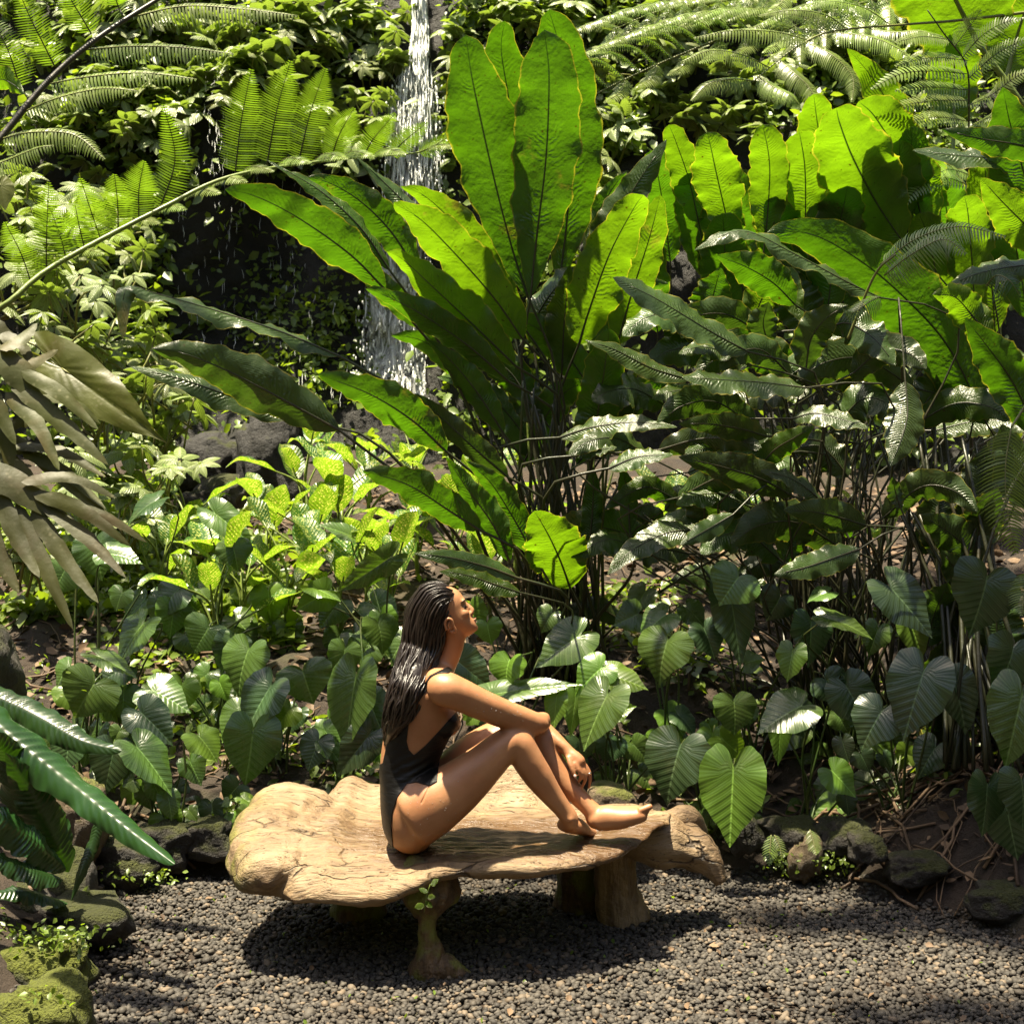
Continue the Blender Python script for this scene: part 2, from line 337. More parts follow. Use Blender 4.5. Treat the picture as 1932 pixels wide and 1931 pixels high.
def build_gravel():
    r = np.random.default_rng(21); sp = 0.0160
    gx, gy = np.meshgrid(np.arange(-1.75, 2.1, sp), np.arange(3.3, 5.5, sp)); gx[::2] += sp / 2
    p = np.stack([gx.ravel(), gy.ravel()], -1); p += r.uniform(-0.0065, 0.0065, p.shape)
    n2 = int(len(p) * 0.22); p2 = np.stack([r.uniform(-1.75, 2.1, n2), r.uniform(3.3, 5.5, n2)], -1)
    lift = np.concatenate([np.zeros(len(p)), np.full(n2, 0.008)]); p = np.vstack([p, p2])
    z = gheight(p[:, 0], p[:, 1]); pp = np.stack([p[:, 0], p[:, 1], 0 * z], -1)
    fade = wob(pp, 3.0, 31) * 0.018 + wob(pp, 9.0, 33) * 0.012
    ok = (z < 0.03 + fade) & (np.abs(p[:, 0]) < 0.37 * p[:, 1] + 0.05)
    soil = wob(pp, 1.7, 35) + 0.5 * wob(pp, 5.0, 36); ok &= (soil < 0.75) | (r.random(len(p)) < 0.45)
    p, z, lift = p[ok], z[ok], lift[ok]; n = len(p)
    vs = []
    for k in range(10):
        s = np.array([1.0, r.uniform(0.62, 0.85), r.uniform(0.45, 0.62)]); v = IV * s * (1 + 0.22 * wob(IV, 1.3, 50 + k)[:, None]); vs.append(v)
    vs = np.array(vs); kk = r.integers(0, 10, n); sc = r.lognormal(np.log(0.0108), 0.24, n)
    a = r.uniform(0, 6.283, n); ti = r.normal(0, 0.35, n); ti2 = r.normal(0, 0.35, n)
    b = vs[kk] * sc[:, None, None]
    y_, z_ = b[..., 1] * np.cos(ti)[:, None] - b[..., 2] * np.sin(ti)[:, None], b[..., 1] * np.sin(ti)[:, None] + b[..., 2] * np.cos(ti)[:, None]
    x_, z_ = b[..., 0] * np.cos(ti2)[:, None] - z_ * np.sin(ti2)[:, None], b[..., 0] * np.sin(ti2)[:, None] + z_ * np.cos(ti2)[:, None]
    xx = x_ * np.cos(a)[:, None] - y_ * np.sin(a)[:, None] + p[:, 0:1]; yy = x_ * np.sin(a)[:, None] + y_ * np.cos(a)[:, None] + p[:, 1:2]
    zz = z_ + (z + lift - 0.004)[:, None]
    Vv = np.stack([xx, yy, zz], -1).reshape(-1, 3); nv = len(IV)
    Ff = (IF[None] + (np.arange(n) * nv)[:, None, None]).reshape(-1, 3)
    tag(obj('gravel', mesh_np('gravel', Vv, Ff, M['pebble'], attr={'tone': np.repeat(r.random(n), nv)})), 'small dark grey river pebbles covering the ground around the bench', 'gravel', None, 'stuff')
build_gravel()

# ---------------------------------------------------------------- rocks
def rock_mesh(name, s, seed, mat, sub=3, rough=0.25):
    bm = bmesh.new(); bmesh.ops.create_icosphere(bm, subdivisions=sub, radius=1.0)
    v = np.array([q.co[:] for q in bm.verts]); f = np.array([[q.index for q in p.verts] for p in bm.faces]); bm.free()
    rough *= 1.35; d = 1 + rough * wob(v, 0.8, seed) + rough * 0.5 * wob(v, 2.0, seed + 1) + rough * 0.25 * wob(v, 5.0, seed + 2) + rough * 0.12 * wob(v, 12.0, seed + 3)
    v = np.sign(v) * np.abs(v) ** 0.85
    return mesh_np(name, v * d[:, None] * np.array(s), f, mat)
def rock(u, v, Y, s, seed, mat, label, group=None, name='rock', rz=0, rough=0.25, sub=4):
    o = obj(name, rock_mesh(name, s, seed, M[mat], sub, rough)); o.location = P(u, v, Y); o.rotation_euler.z = rz
    return tag(o, label, 'rock', group)
rock(18, 1835, 4.45, (0.10, 0.12, 0.10), 1, 'rock', 'dark mossy rock at the lower left edge above the flat mossy boulder')
rock(88, 1905, 3.92, (0.10, 0.10, 0.085), 2, 'moss_rock', 'flat boulder with yellow green lichen in the bottom left corner')
rock(98, 1812, 4.30, (0.125, 0.11, 0.085), 3, 'moss_rock', 'rock thickly covered in bright yellow green moss beside the gravel', rough=0.3)
rock(10, 1920, 3.90, (0.06, 0.07, 0.05), 4, 'moss_rock', 'small mossy stone cut by the bottom left corner')
rock(150, 1735, 4.62, (0.13, 0.12, 0.06), 5, 'rock', 'brown earth-covered rock behind the bright moss rock')
rock(95, 1690, 4.8, (0.12, 0.12, 0.11), 6, 'rock', 'dark mossy rock under the glossy dark leaves')
rock(20, 1725, 4.6, (0.10, 0.1, 0.07), 7, 'rock', 'low brown rock at the left edge under the glossy leaves')
rock(225, 1635, 5.2, (0.15, 0.10, 0.09), 8, 'rock', 'dark moss-edged rock at the gravel rim below the long glossy leaf tip')
rock(385, 1580, 5.36, (0.12, 0.10, 0.085), 9, 'rock', 'dark square-edged rock just left of the bench end')
rock(305, 1600, 5.3, (0.12, 0.10, 0.08), 10, 'rock', 'low dark rock on the gravel rim between leaf tip and bench')
rock(140, 1560, 5.1, (0.10, 0.10, 0.16), 11, 'stone', 'brown upright stone behind the glossy dark leaves')
rock(-45, 1270, 5.1, (0.11, 0.18, 0.15), 12, 'rock', 'mossy dark boulder at the left edge below the split leaves')
rock(1152, 1512, 5.28, (0.085, 0.08, 0.060), 13, 'stone', 'smooth tan stone behind the raised toes', rough=0.15)
rock(1395, 1565, 5.30, (0.075, 0.08, 0.085), 14, 'rock', 'dark stone under the largest bright heart leaf at the bench end')
rock(1500, 1575, 5.34, (0.11, 0.09, 0.065), 15, 'rock', 'flat mossy stone on the bank right of the bench')
rock(1520, 1620, 5.22, (0.045, 0.05, 0.085), 16, 'stone', 'eroded earthy stone lump at the gravel rim with a small fern', rough=0.35)
rock(1590, 1575, 5.30, (0.09, 0.09, 0.06), 17, 'rock', 'rounded mossy stone right of the small bright fern')
rock(1640, 1600, 5.1, (0.06, 0.08, 0.05), 18, 'rock', 'small dark rounded stone in the shaded right bank')
rock(1745, 1640, 5.02, (0.10, 0.08, 0.05), 19, 'rock', 'mossy low rock in deep shade at the right bank')
rock(1880, 1690, 4.80, (0.11, 0.09, 0.055), 20, 'rock', 'dark rock in the deepest shade at the right edge')
rock(395, 862, 9.2, (0.20, 0.2, 0.16), 21, 'cliff', 'black wet boulder at the cliff foot below the drooping dark leaf')
rock(400, 945, 8.3, (0.18, 0.2, 0.13), 22, 'rock', 'black porous boulder ringed by yellow vine stems')
rock(510, 880, 8.9, (0.16, 0.2, 0.30), 23, 'cliff', 'upright dark boulder at the cliff foot left of the waterfall')
rock(352, 905, 8.6, (0.12, 0.15, 0.10), 24, 'rock', 'small black boulder left of the porous one at the cliff foot')

# ---------------------------------------------------------------- waterfall
def water_mat():
    m = N('falling_water')
    a = m.prin((0.86, 0.88, 0.86), 0.15, Specular_IOR_Level=0.8); b = m.n('BsdfTranslucent', {'Color': (0.85, 0.87, 0.84, 1)}).outputs[0]
    return m.done(m.n('MixShader', {0: 0.45, 1: a, 2: b}).outputs[0])
M['water'] = water_mat()
def sheet_mat():
    m = N('falling_water_sheet'); pos = m.n('TexCoord').outputs['Object']
    st = m.n('Mapping', {'Vector': pos, 'Scale': (26, 26, 2.2)}).outputs[0]; n1 = m.noise(1.0, st, 5, 0.7); n2 = m.noise(1.7, pos, 3)
    al = m.math('MULTIPLY', m.ramp(m.math('ADD', n1, m.math('MULTIPLY', m.math('SUBTRACT', n2, 0.5), 0.5)), 0.40, 0.64), 0.88)
    a = m.prin((0.86, 0.88, 0.86), 0.3, m.bump(n1, 0.8, 0.03)); b = m.n('BsdfTranslucent', {'Color': (0.85, 0.87, 0.84, 1)}).outputs[0]
    w = m.n('MixShader', {0: 0.4, 1: a, 2: b}).outputs[0]; return m.done(m.n('MixShader', {0: al, 1: m.n('BsdfTransparent').outputs[0], 2: w}).outputs[0])
M['water_sheet'] = sheet_mat()
def build_waterfall():
    r = np.random.default_rng(5); L = []
    prof = [(-30, 778, 806), (100, 772, 808), (150, 745, 825), (240, 735, 832), (330, 722, 832), (420, 700, 826), (560, 690, 800), (745, 672, 800)]
    pv = [q[0] for q in prof]
    def strand(u, v, ln, w, out):
        n = 6; us = u + np.cumsum(r.normal(0, 0.9, n)); vs_ = np.linspace(v, v + ln, n)
        pts = np.array([cliff_pt(a, b, out + 0.03 * k) for k, (a, b) in enumerate(zip(us, vs_))])
        rad = w * np.sin(np.linspace(0.25, 3.0, n)); L.append(tube(pts, rad, 4, False)[:2])
    for k in range(700):
        v = r.uniform(-40, 720) if k > 500 else r.uniform(-40, 420); a = np.interp(v, pv, [q[1] for q in prof]); b = np.interp(v, pv, [q[2] for q in prof])
        u = a + (b - a) * np.clip(r.normal(0.5, 0.24), 0, 1) 
        strand(u, v, r.uniform(18, 70) if v < 400 else r.uniform(12, 45), r.uniform(0.002, 0.009) * (1.3 if v < 110 else 0.9), r.uniform(0.02, 0.16))
    for k in range(300):      # thin drips on the black rock to the left
        v = r.uniform(120, 760); u = r.normal(470, 110) if v > 330 else r.normal(400, 40)
        if 320 < u < 690: strand(u, v, r.uniform(6, 30), r.uniform(0.0009, 0.0021), r.uniform(0.03, 0.1))
    for k in range(900):      # spray drops
        v = r.uniform(150, 770); a = np.interp(v, pv, [q[1] for q in prof]) - 12; b = np.interp(v, pv, [q[2] for q in prof]) + 10
        p = cliff_pt(r.uniform(a, b), v, r.uniform(0.05, 0.3)); L.append((IV[:] * np.array([1, 1, r.uniform(1, 3.0)]) * r.uniform(0.003, 0.008) + p, [IF]))
    for k in range(90):      # foam where the water breaks on the ledges
        v = r.choice([r.uniform(205, 270), r.uniform(290, 350)]); u = r.uniform(730, 828)
        p = cliff_pt(u, v, r.uniform(0.04, 0.14)); L.append((IV * np.array([1.3, 1, 0.8]) * r.uniform(0.006, 0.016) * (1 + 0.3 * wob(IV, 1.5, k)[:, None]) + p, [IF]))
    V, Fs, _ = merge(L)
    wf = obj('waterfall', mesh_np('waterfall', V, Fs, M['water']), kind='structure')
    for k, (shr, out) in enumerate([(1.0, 0.03), (0.8, 0.09), (0.55, 0.15)]):
        vs_ = np.linspace(-50, 745, 90); aa = np.interp(vs_, pv, [q[1] for q in prof]); bb = np.interp(vs_, pv, [q[2] for q in prof]); S = []
        for j, v in enumerate(vs_):
            c0, h0 = (aa[j] + bb[j]) / 2 + 3 * math.sin(v * 0.02 + k), (bb[j] - aa[j]) / 2 * shr
            S += [cliff_pt(c0 + h0 * q, v, out + 0.03 * math.sin(6 * q + v * 0.03 + k)) for q in np.linspace(-1, 1, 13)]
        obj('water_sheet', mesh_np('water_sheet', np.array(S), grid_faces(90, 13), M['water_sheet']), wf)
build_waterfall()

# ---------------------------------------------------------------- leaf builders
def frame(C, kdeg, roll=0.0):
    T = nrm(np.gradient(C, axis=0)); k = R(kdeg); Nt = np.array([0, -math.cos(k), -math.sin(k)])
    n = Nt - T * (T @ Nt)[:, None]; ln = np.linalg.norm(n, axis=1, keepdims=True)
    n = nrm(np.where(ln > 0.15, n, n + np.array([0, -0.15, 0.1])))
    for _ in range(2): n[1:-1] = nrm(n[:-2] + 2 * n[1:-1] + n[2:])
    n = nrm(n - T * np.sum(T * n, axis=1)[:, None]); s = np.cross(T, n)
    if roll: n, s = n * math.cos(roll) + s * math.sin(roll), s * math.cos(roll) - n * math.sin(roll)
    return T, n, s
LEAF_SEED = [0]
def blade(pts, hw, k=0, fold=0.25, wave=0.10, nf=3.0, mat='big', prof=(0.75, 0.8), nt=40, nw=12, roll=0.0, pleat=0.0, asym=0.0, twist=0.0, curl=0.0, world=False, seed=None):
    """leaf blade along image-space control points (u,v,Y); returns verts, faces, uv"""
    LEAF_SEED[0] += 1; r = np.random.default_rng(LEAF_SEED[0] * 13 + 5)
    C = catmull(pts if world else [P(*q) for q in pts], nt); L = np.linalg.norm(np.diff(C, axis=0), axis=1).sum()
    w0 = hw if world else hw / F * np.mean([q[2] for q in pts])
    T, n, s = frame(C, k, roll); t = np.linspace(0, 1, nt)
    w = np.sin(np.pi * t ** prof[0]) ** prof[1]; w = np.maximum(w, 0.0); w[0] = 0.03; w[-1] = 0.0
    w = w0 * w * (1 + 0.05 * np.sin(t * 9 + r.uniform(0, 6)) + 0.035 * np.sin(t * 23 + r.uniform(0, 6)))
    if twist:
        an = twist * (t - 0.3); n, s = n * np.cos(an)[:, None] + s * np.sin(an)[:, None], s * np.cos(an)[:, None] - n * np.sin(an)[:, None]
    a = np.linspace(-1, 1, nw + 1); A, TT = np.meshgrid(a, t); ab = np.abs(A)
    ph1, ph2, ph3 = r.uniform(0, 6.28, 3)
    sgn = np.sign(A)
    fo = fold * (1 + asym * sgn)
    lat = A * np.cos(fo * ab); up = ab * np.sin(fo * (0.5 + 0.5 * ab))
    wv = 1.35 * wave * (np.sin(2 * np.pi * nf * TT + ph1 + 0.9 * sgn) + 0.6 * np.sin(2 * np.pi * nf * 2.3 * TT + ph2 * sgn) + 0.3 * np.sin(2 * np.pi * nf * 5.1 * TT + ph3)) * ab ** 2.2
    pl = pleat * np.sin(2 * np.pi * (TT * 26 - 1.5 * ab) + ph2) * np.sin(np.pi * np.clip(ab, 0, 1)) * (0.6 + 0.4 * np.sin(TT * 17 + ph1))
    lat = lat * (1 + ab ** 3 * (0.05 * np.sin(TT * 37 + ph1 * sgn + sgn) + 0.04 * np.sin(TT * 71 + ph2 + 2 * sgn)))
    V = C[:, None, :] + (w[:, None] * lat)[..., None] * s[:, None, :] + (w[:, None] * (-up + wv + pl))[..., None] * n[:, None, :]
    if curl: V = V + (-(np.clip(TT - 0.8, 0, 1) / 0.2) ** 2 * curl * L)[..., None] * n[:, None, :]
    uv = np.stack([A * 0.5 + 0.5, TT], -1).reshape(-1, 2)
    return V.reshape(-1, 3), grid_faces(nt, nw + 1), uv, C
def big_leaf(root, pts, hw, base=None, srad=0.007, smat='stalk_dark', sag=0.0, mat='big', name='leaf', **kw):
    V, Fq, uv, C = blade(pts, hw, mat=mat, **kw)
    lf = part(name, root, V, Fq, M[mat], uv)
    if base is not None:
        b = np.asarray(base, float); tip = C[0]; d = C[2] - C[0]; d = d / (np.linalg.norm(d) + 1e-9); D = np.linalg.norm(tip - b)
        pth = catmull([b, b + (tip - b) * 0.35 + np.array([0, 0, D * 0.06]) - d * D * 0.02, tip - d * D * 0.22 - np.array([0, 0, sag * D]), tip], 14); nC = len(C); pth = np.vstack([pth[:-1], C[:int(nC * 0.92):2]]); m_ = len(pth) - 13
        v, f = tube(pth, np.r_[np.linspace(srad, srad * 0.55, 13), np.linspace(srad * 0.5, 0.0012, m_)], 6); part('stalk', lf, v, f, M[smat])
    return lf

def heart_proto(k):
    r = np.random.default_rng(300 + k)
    th = np.array([0, 12, 30, 50, 75, 100, 125, 145, 160, 172, 180.0]); rr = np.array([1.03, 0.86, 0.73, 0.67, 0.63, 0.60, 0.58, 0.52, 0.38, 0.18, 0.05])
    rr = rr * (1 + r.normal(0, 0.025, len(rr))); nth, nr = 80, 12
    T = np.linspace(-math.pi, math.pi, nth + 1); Rf = np.interp(np.abs(np.degrees(T)), th, rr)
    Rf = np.convolve(np.pad(Rf, 2, mode='reflect'), [0.1, 0.2, 0.4, 0.2, 0.1], 'valid'); Rf[nth // 2] = 1.05
    Rf *= 1 + 0.02 * np.sin(T * 7 + r.uniform(0, 6)) + 0.012 * np.sin(T * 15 + r.uniform(0, 6))
    f = np.linspace(0, 1, nr + 1) ** 0.8; FF, TT = np.meshgrid(f, T, indexing='ij'); RR = FF * Rf[None, :]
    x = RR * np.sin(TT); y = RR * np.cos(TT)
    xa = np.abs(x); y0 = y - 0.75 * xa + 0.30 * xa ** 2; th0 = math.atan2(1.0, 0.75); ta = np.abs(TT)
    vc = np.where(y0 > 0, y0 * 0.9, -(ta - th0) / (math.pi - th0) * 0.75 * np.clip(FF * 2.5, 0.2, 1)); ph = vc * 50.0
    cup = r.uniform(0.22, 0.5); dr = r.uniform(0.10, 0.32)
    z = cup * np.abs(x) - (cup * 0.95 + 0.05) * np.abs(x) ** 2 * 1.25 - dr * np.clip(y, 0, None) ** 2 - 0.14 * np.clip(-y, 0, None) ** 1.5
    z += -0.004 * np.cos(ph) * np.clip(FF * 3, 0, 1) * (1 - 0.4 * FF) + 0.03 * FF ** 3 * np.sin(TT * 4 + r.uniform(0, 6)) + 0.015 * FF ** 3 * np.sin(TT * 9 + r.uniform(0, 6))
    z += r.uniform(-0.06, 0.06) * x
    V = np.stack([x, y, z], -1).reshape(-1, 3); uv = np.stack([vc, xa], -1).reshape(-1, 2)
    return V, grid_faces(nr + 1, nth + 1)[:, ::-1], uv
HEARTS = [heart_proto(k) for k in range(7)]
def heart_leaf(root, at, tip, Y, hw, k=-40, mat='heart', dY=None, base=None, srad=0.0055, smat='stalk', bend=0.0, proto=None, twist=0.0, lenf=1.0):
    """at/tip: image points of the stalk joint and of the tip, hw: half width in image pixels"""
    LEAF_SEED[0] += 1
    a = P(at[0], at[1], Y); dY = -0.5 * math.hypot(tip[0] - at[0], tip[1] - at[1]) / F * Y * 0.5 if dY is None else dY
    b = P(tip[0], tip[1], Y + dY); d = b - a; L = np.linalg.norm(d) * lenf; d = d / np.linalg.norm(d)
    twist = twist or random.uniform(-0.45, 0.45); k = k + random.uniform(-10, 10)
    kk = R(k); Nt = np.array([math.sin(twist), -math.cos(kk), -math.sin(kk)]); n = Nt - d * (d @ Nt); n = nrm(n); s = np.cross(d, n)
    V, Fq, uv = HEARTS[(LEAF_SEED[0] if proto is None else proto) % len(HEARTS)]
    W = hw / F * Y / 0.63
    Vw = a + V[:, :1] * W * s + V[:, 1:2] * L * d + V[:, 2:] * (0.5 * (W + L)) * n
    lf = part('leaf', root, Vw, Fq, M[mat], uv)
    if base is not None:
        bs = np.asarray(base, float); D = np.linalg.norm(a - bs)
        out = a - d * 0.10 * D - n * 0.14 * D
        pth = catmull([bs, bs * 0.55 + a * 0.45 + np.array([bend * D, 0.05 * D, 0.10 * D]), out, a + n * 0.002, a + d * L * 0.1 - n * 0.004], 14)
        v, f = tube(pth, np.linspace(srad, srad * 0.55, 14), 6); part('stalk', lf, v, f, M[smat])
    return lf

# ---------------------------------------------------------------- central clump of tall paddle leaves
cb = Gpt(1062, 6.2)
cen = thing('paddle_leaf_plant', 'tall clump of huge glowing green paddle leaves rising behind the seated woman', 'plant', cb)
def cbase(): return cb + np.array([random.uniform(-0.16, 0.16), random.uniform(-0.12, 0.12), -0.04])
def CL(pts, hw, **kw): 
    kw.setdefault('srad', 0.010); return big_leaf(cen, pts, hw, base=cbase(), **kw)
# upright leaves
CL([(998, 565, 6.15), (965, 465, 6.12), (928, 320, 6.02), (893, 160, 5.85), (880, 84, 5.72)], 66, k=22, fold=0.25, wave=0.07, prof=(1.45, 0.55), curl=0.06)
CL([(1001, 562, 6.05), (1012, 450, 6.02), (1030, 300, 5.93), (1036, 150, 5.78), (1030, 80, 5.66)], 68, k=24, fold=0.22, wave=0.09, prof=(1.45, 0.55), curl=0.08)
CL([(992, 480, 6.4), (978, 330, 6.35), (962, 200, 6.22), (946, 100, 6.1), (950, 56, 6.0)], 44, k=22, fold=0.2, wave=0.07, prof=(1.5, 0.5), curl=0.05)
CL([(1056, 527, 6.4), (1068, 430, 6.38), (1076, 300, 6.3), (1064, 130, 6.15), (1036, 18, 6.0)], 62, k=24, fold=0.18, wave=0.09, prof=(1.2, 0.5))
# left fan
CL([(986, 640, 6.0), (930, 560, 5.92), (850, 470, 5.80), (790, 412, 5.66), (752, 398, 5.55)], 50, k=35, fold=0.3, wave=0.10, mat='big_lime', prof=(0.8, 0.6), curl=0.05)
CL([(975, 600, 6.25), (920, 500, 6.2), (850, 415, 6.1), (800, 370, 6.0), (770, 366, 5.9)], 40, k=30, fold=0.3, wave=0.12, mat='big_lime', curl=0.06)
CL([(972, 690, 5.95), (900, 620, 5.85), (820, 545, 5.72), (760, 490, 5.62), (730, 475, 5.55)], 44, k=25, fold=0.4, wave=0.14, mat='big_lime')
CL([(960, 720, 5.9), (880, 650, 5.8), (790, 590, 5.66), (720, 555, 5.58), (690, 545, 5.5)], 34, k=20, fold=0.45, wave=0.16)
CL([(728, 548, 5.7), (660, 480, 5.62), (560, 410, 5.5), (480, 370, 5.4), (424, 358, 5.35)], 46, k=28, fold=0.22, wave=0.07, prof=(0.9, 0.7), sag=0.04)
CL([(735, 510, 5.95), (680, 430, 5.9), (610, 365, 5.85), (545, 325, 5.8), (500, 300, 5.75)], 24, k=-48, fold=0.2, wave=0.15)
CL([(790, 520, 6.15), (740, 440, 6.1), (680, 380, 6.05), (620, 345, 6.0), (572, 336, 5.95)], 36, k=18, fold=0.25, wave=0.10)
CL([(840, 470, 6.3), (780, 400, 6.3), (720, 340, 6.28), (672, 296, 6.22)], 22, k=-45, fold=0.2, wave=0.12, mat='big_dark')
CL([(800, 620, 6.2), (740, 560, 6.15), (680, 500, 6.1), (640, 455, 6.05)], 26, k=15, fold=0.3, wave=0.14)
# long drooping left leaves
CL([(640, 672, 5.6), (540, 630, 5.55), (420, 590, 5.5), (300, 556, 5.42), (238, 545, 5.36), (232, 640, 5.32)], 30, k=-62, fold=0.35, wave=0.22, mat='big_dark', prof=(0.8, 0.55), sag=0.05)
CL([(640, 812, 5.45), (560, 768, 5.4), (440, 705, 5.3), (350, 668, 5.22), (286, 658, 5.18)], 50, k=12, fold=0.42, wave=0.12, mat='big_dark', prof=(0.85, 0.7), sag=0.05, asym=0.3)
CL([(560, 790, 5.7), (450, 752, 5.66), (340, 715, 5.6), (245, 692, 5.55)], 32, k=-40, fold=0.3, wave=0.10, mat='big_dark')
CL([(842, 852, 5.6), (780, 795, 5.55), (700, 745, 5.48), (600, 706, 5.4)], 42, k=26, fold=0.3, wave=0.10, prof=(0.8, 0.65))
CL([(958, 900, 5.75), (900, 850, 5.7), (830, 785, 5.66), (782, 742, 5.6)], 26, k=18, fold=0.3, wave=0.08, mat='big_dark')
CL([(950, 818, 5.9), (900, 740, 5.86), (850, 680, 5.8), (806, 640, 5.75)], 30, k=15, fold=0.4, wave=0.10)
CL([(905, 1000, 5.55), (850, 965, 5.5), (770, 915, 5.42), (684, 888, 5.36)], 38, k=20, fold=0.3, wave=0.12, mat='big', prof=(0.8, 0.65))
CL([(962, 1060, 5.6), (930, 990, 5.55), (880, 920, 5.5), (842, 862, 5.45)], 34, k=12, fold=0.6, wave=0.22, mat='big')
CL([(1012, 1056, 5.7), (970, 980, 5.66), (925, 910, 5.6), (880, 870, 5.55)], 34, k=22, fold=0.5, wave=0.10, mat='big')
CL([(1076, 1110, 5.75), (1058, 1060, 5.68), (1035, 1010, 5.58), (1008, 964, 5.5)], 58, k=26, fold=0.15, wave=0.10, mat='big_lime', prof=(0.8, 0.6), asym=0.3)
CL([(975, 1090, 5.5), (920, 1070, 5.46), (850, 1052, 5.4), (780, 1044, 5.34)], 22, k=-22, fold=0.2, wave=0.08, mat='big_dark')
CL([(982, 1118, 5.3), (935, 1103, 5.25), (880, 1085, 5.18), (828, 1078, 5.12)], 24, k=-38, fold=0.2, wave=0.10, mat='big', srad=0.006)
# right fan
CL([(1092, 650, 6.1), (1110, 590, 6.06), (1150, 480, 5.95), (1195, 395, 5.82), (1214, 368, 5.74)], 52, k=28, fold=0.22, wave=0.11, mat='big_lime', prof=(0.8, 0.55))
CL([(1165, 650, 6.2), (1190, 560, 6.15), (1225, 450, 6.05), (1246, 368, 5.95)], 40, k=28, fold=0.25, wave=0.10, mat='big_lime', prof=(0.8, 0.55))
CL([(1120, 520, 6.5), (1150, 440, 6.5), (1200, 350, 6.46), (1258, 264, 6.4)], 40, k=-30, fold=0.15, wave=0.10, mat='big_dark')
CL([(1110, 460, 6.6), (1130, 400, 6.6), (1160, 350, 6.55), (1182, 325, 6.5)], 20, k=10, fold=0.3, wave=0.1)
CL([(1118, 860, 6.0), (1128, 780, 5.96), (1140, 700, 5.88), (1150, 620, 5.8)], 44, k=22, fold=0.2, wave=0.12, mat='big', prof=(0.75, 0.5))
CL([(1060, 700, 6.35), (1065, 600, 6.3), (1075, 500, 6.25)], 36, k=22, fold=0.2, wave=0.14, mat='big_lime')
CL([(1110, 1040, 6.0), (1118, 960, 5.98), (1120, 880, 5.95)], 22, k=18, fold=0.3, wave=0.2, mat='big')
CL([(1188, 1000, 5.9), (1184, 930, 5.9), (1172, 880, 5.85)], 20, k=15, fold=0.3, wave=0.1, mat='big')
CL([(1055, 826, 5.8), (1120, 806, 5.75), (1200, 797, 5.7), (1278, 806, 5.66)], 26, k=-42, fold=0.15, wave=0.14, mat='big_dark')
CL([(1088, 860, 5.7), (1120, 850, 5.68), (1164, 844, 5.64)], 18, k=-48, fold=0.15, wave=0.14, mat='big_dark')
CL([(1148, 884, 5.6), (1205, 862, 5.58), (1270, 858, 5.56)], 24, k=-42, fold=0.15, wave=0.10, mat='big_dark')
CL([(1330, 1000, 5.7), (1260, 1005, 5.66), (1190, 1040, 5.6), (1146, 1084, 5.55)], 30, k=-38, fold=0.15, wave=0.08, mat='big_dark', srad=0.007)
CL([(1000, 760, 6.3), (960, 700, 6.3), (900, 660, 6.3), (840, 630, 6.3)], 36, k=20, fold=0.3, wave=0.14, mat='big')
CL([(1010, 800, 6.35), (985, 730, 6.35), (965, 660, 6.32)], 34, k=20, fold=0.3, wave=0.14, mat='big_dark')
for kx in range(26):           # bare dark stalks crowding the foot of the clump
    x0 = cb + np.array([random.uniform(-0.22, 0.24), random.uniform(-0.15, 0.2), -0.03]); top = P(random.uniform(975, 1165), random.uniform(700, 980), 6.1 + random.uniform(-0.25, 0.3))
    v, f = tube(catmull([x0, x0 * 0.5 + top * 0.5 + np.array([random.uniform(-.03, .03), 0, 0]), top], 10), np.linspace(0.010, 0.005, 10), 6)
    part('stalk', cen, v, f, M[random.choice(['stalk_dark', 'stalk_dark', 'stalk', 'stalk_lime'])])

# ---------------------------------------------------------------- right hand clumps
rb = Gpt(1560, 6.6); rg = thing('paddle_leaf_plant', 'wide clump of sunlit upright paddle leaves right of the tall centre plant', 'plant', rb)
def RL(pts, hw, root=None, b=None, **kw):
    root = root or rg; bb = np.array(root.location) + np.array([random.uniform(-0.3, 0.3), random.uniform(-0.15, 0.15), -0.04])
    return big_leaf(root, pts, hw, base=bb, **kw)
RL([(1318, 420, 6.6), (1300, 340, 6.55), (1276, 270, 6.45), (1262, 236, 6.38)], 34, k=28, fold=0.2, wave=0.09, mat='big_lime', prof=(0.85, 0.5))
RL([(1380, 450, 6.5), (1366, 390, 6.46), (1350, 320, 6.36), (1338, 262, 6.22)], 46, k=28, fold=0.15, wave=0.10, mat='big_lime', prof=(1.15, 0.42), curl=0.08)
RL([(1444, 450, 6.4), (1450, 380, 6.36), (1452, 310, 6.26), (1442, 244, 6.12)], 40, k=28, fold=0.18, wave=0.08, mat='big_lime', prof=(1.15, 0.42), curl=0.06)
RL([(1518, 450, 6.5), (1520, 380, 6.46), (1518, 310, 6.36), (1508, 248, 6.22)], 46, k=28, fold=0.15, wave=0.10, mat='big_lime', prof=(1.15, 0.42))
RL([(1580, 440, 6.9), (1562, 330, 6.85), (1545, 250, 6.75), (1535, 178, 6.6)], 52, k=26, fold=0.15, wave=0.10, mat='big_lime', prof=(0.85, 0.5))
RL([(1700, 452, 6.4), (1655, 385, 6.35), (1610, 300, 6.22), (1585, 235, 6.05), (1578, 204, 5.95)], 74, k=30, fold=0.15, wave=0.10, mat='big_lime', prof=(0.9, 0.5))
RL([(1745, 440, 6.6), (1725, 360, 6.55), (1690, 285, 6.45), (1650, 220, 6.3), (1620, 192, 6.2)], 62, k=30, fold=0.15, wave=0.10, mat='big_lime', prof=(0.85, 0.5))
RL([(1740, 330, 7.2), (1690, 220, 7.1), (1640, 140, 7.0), (1598, 92, 6.9)], 36, k=30, fold=0.2, wave=0.1, mat='big_lime')
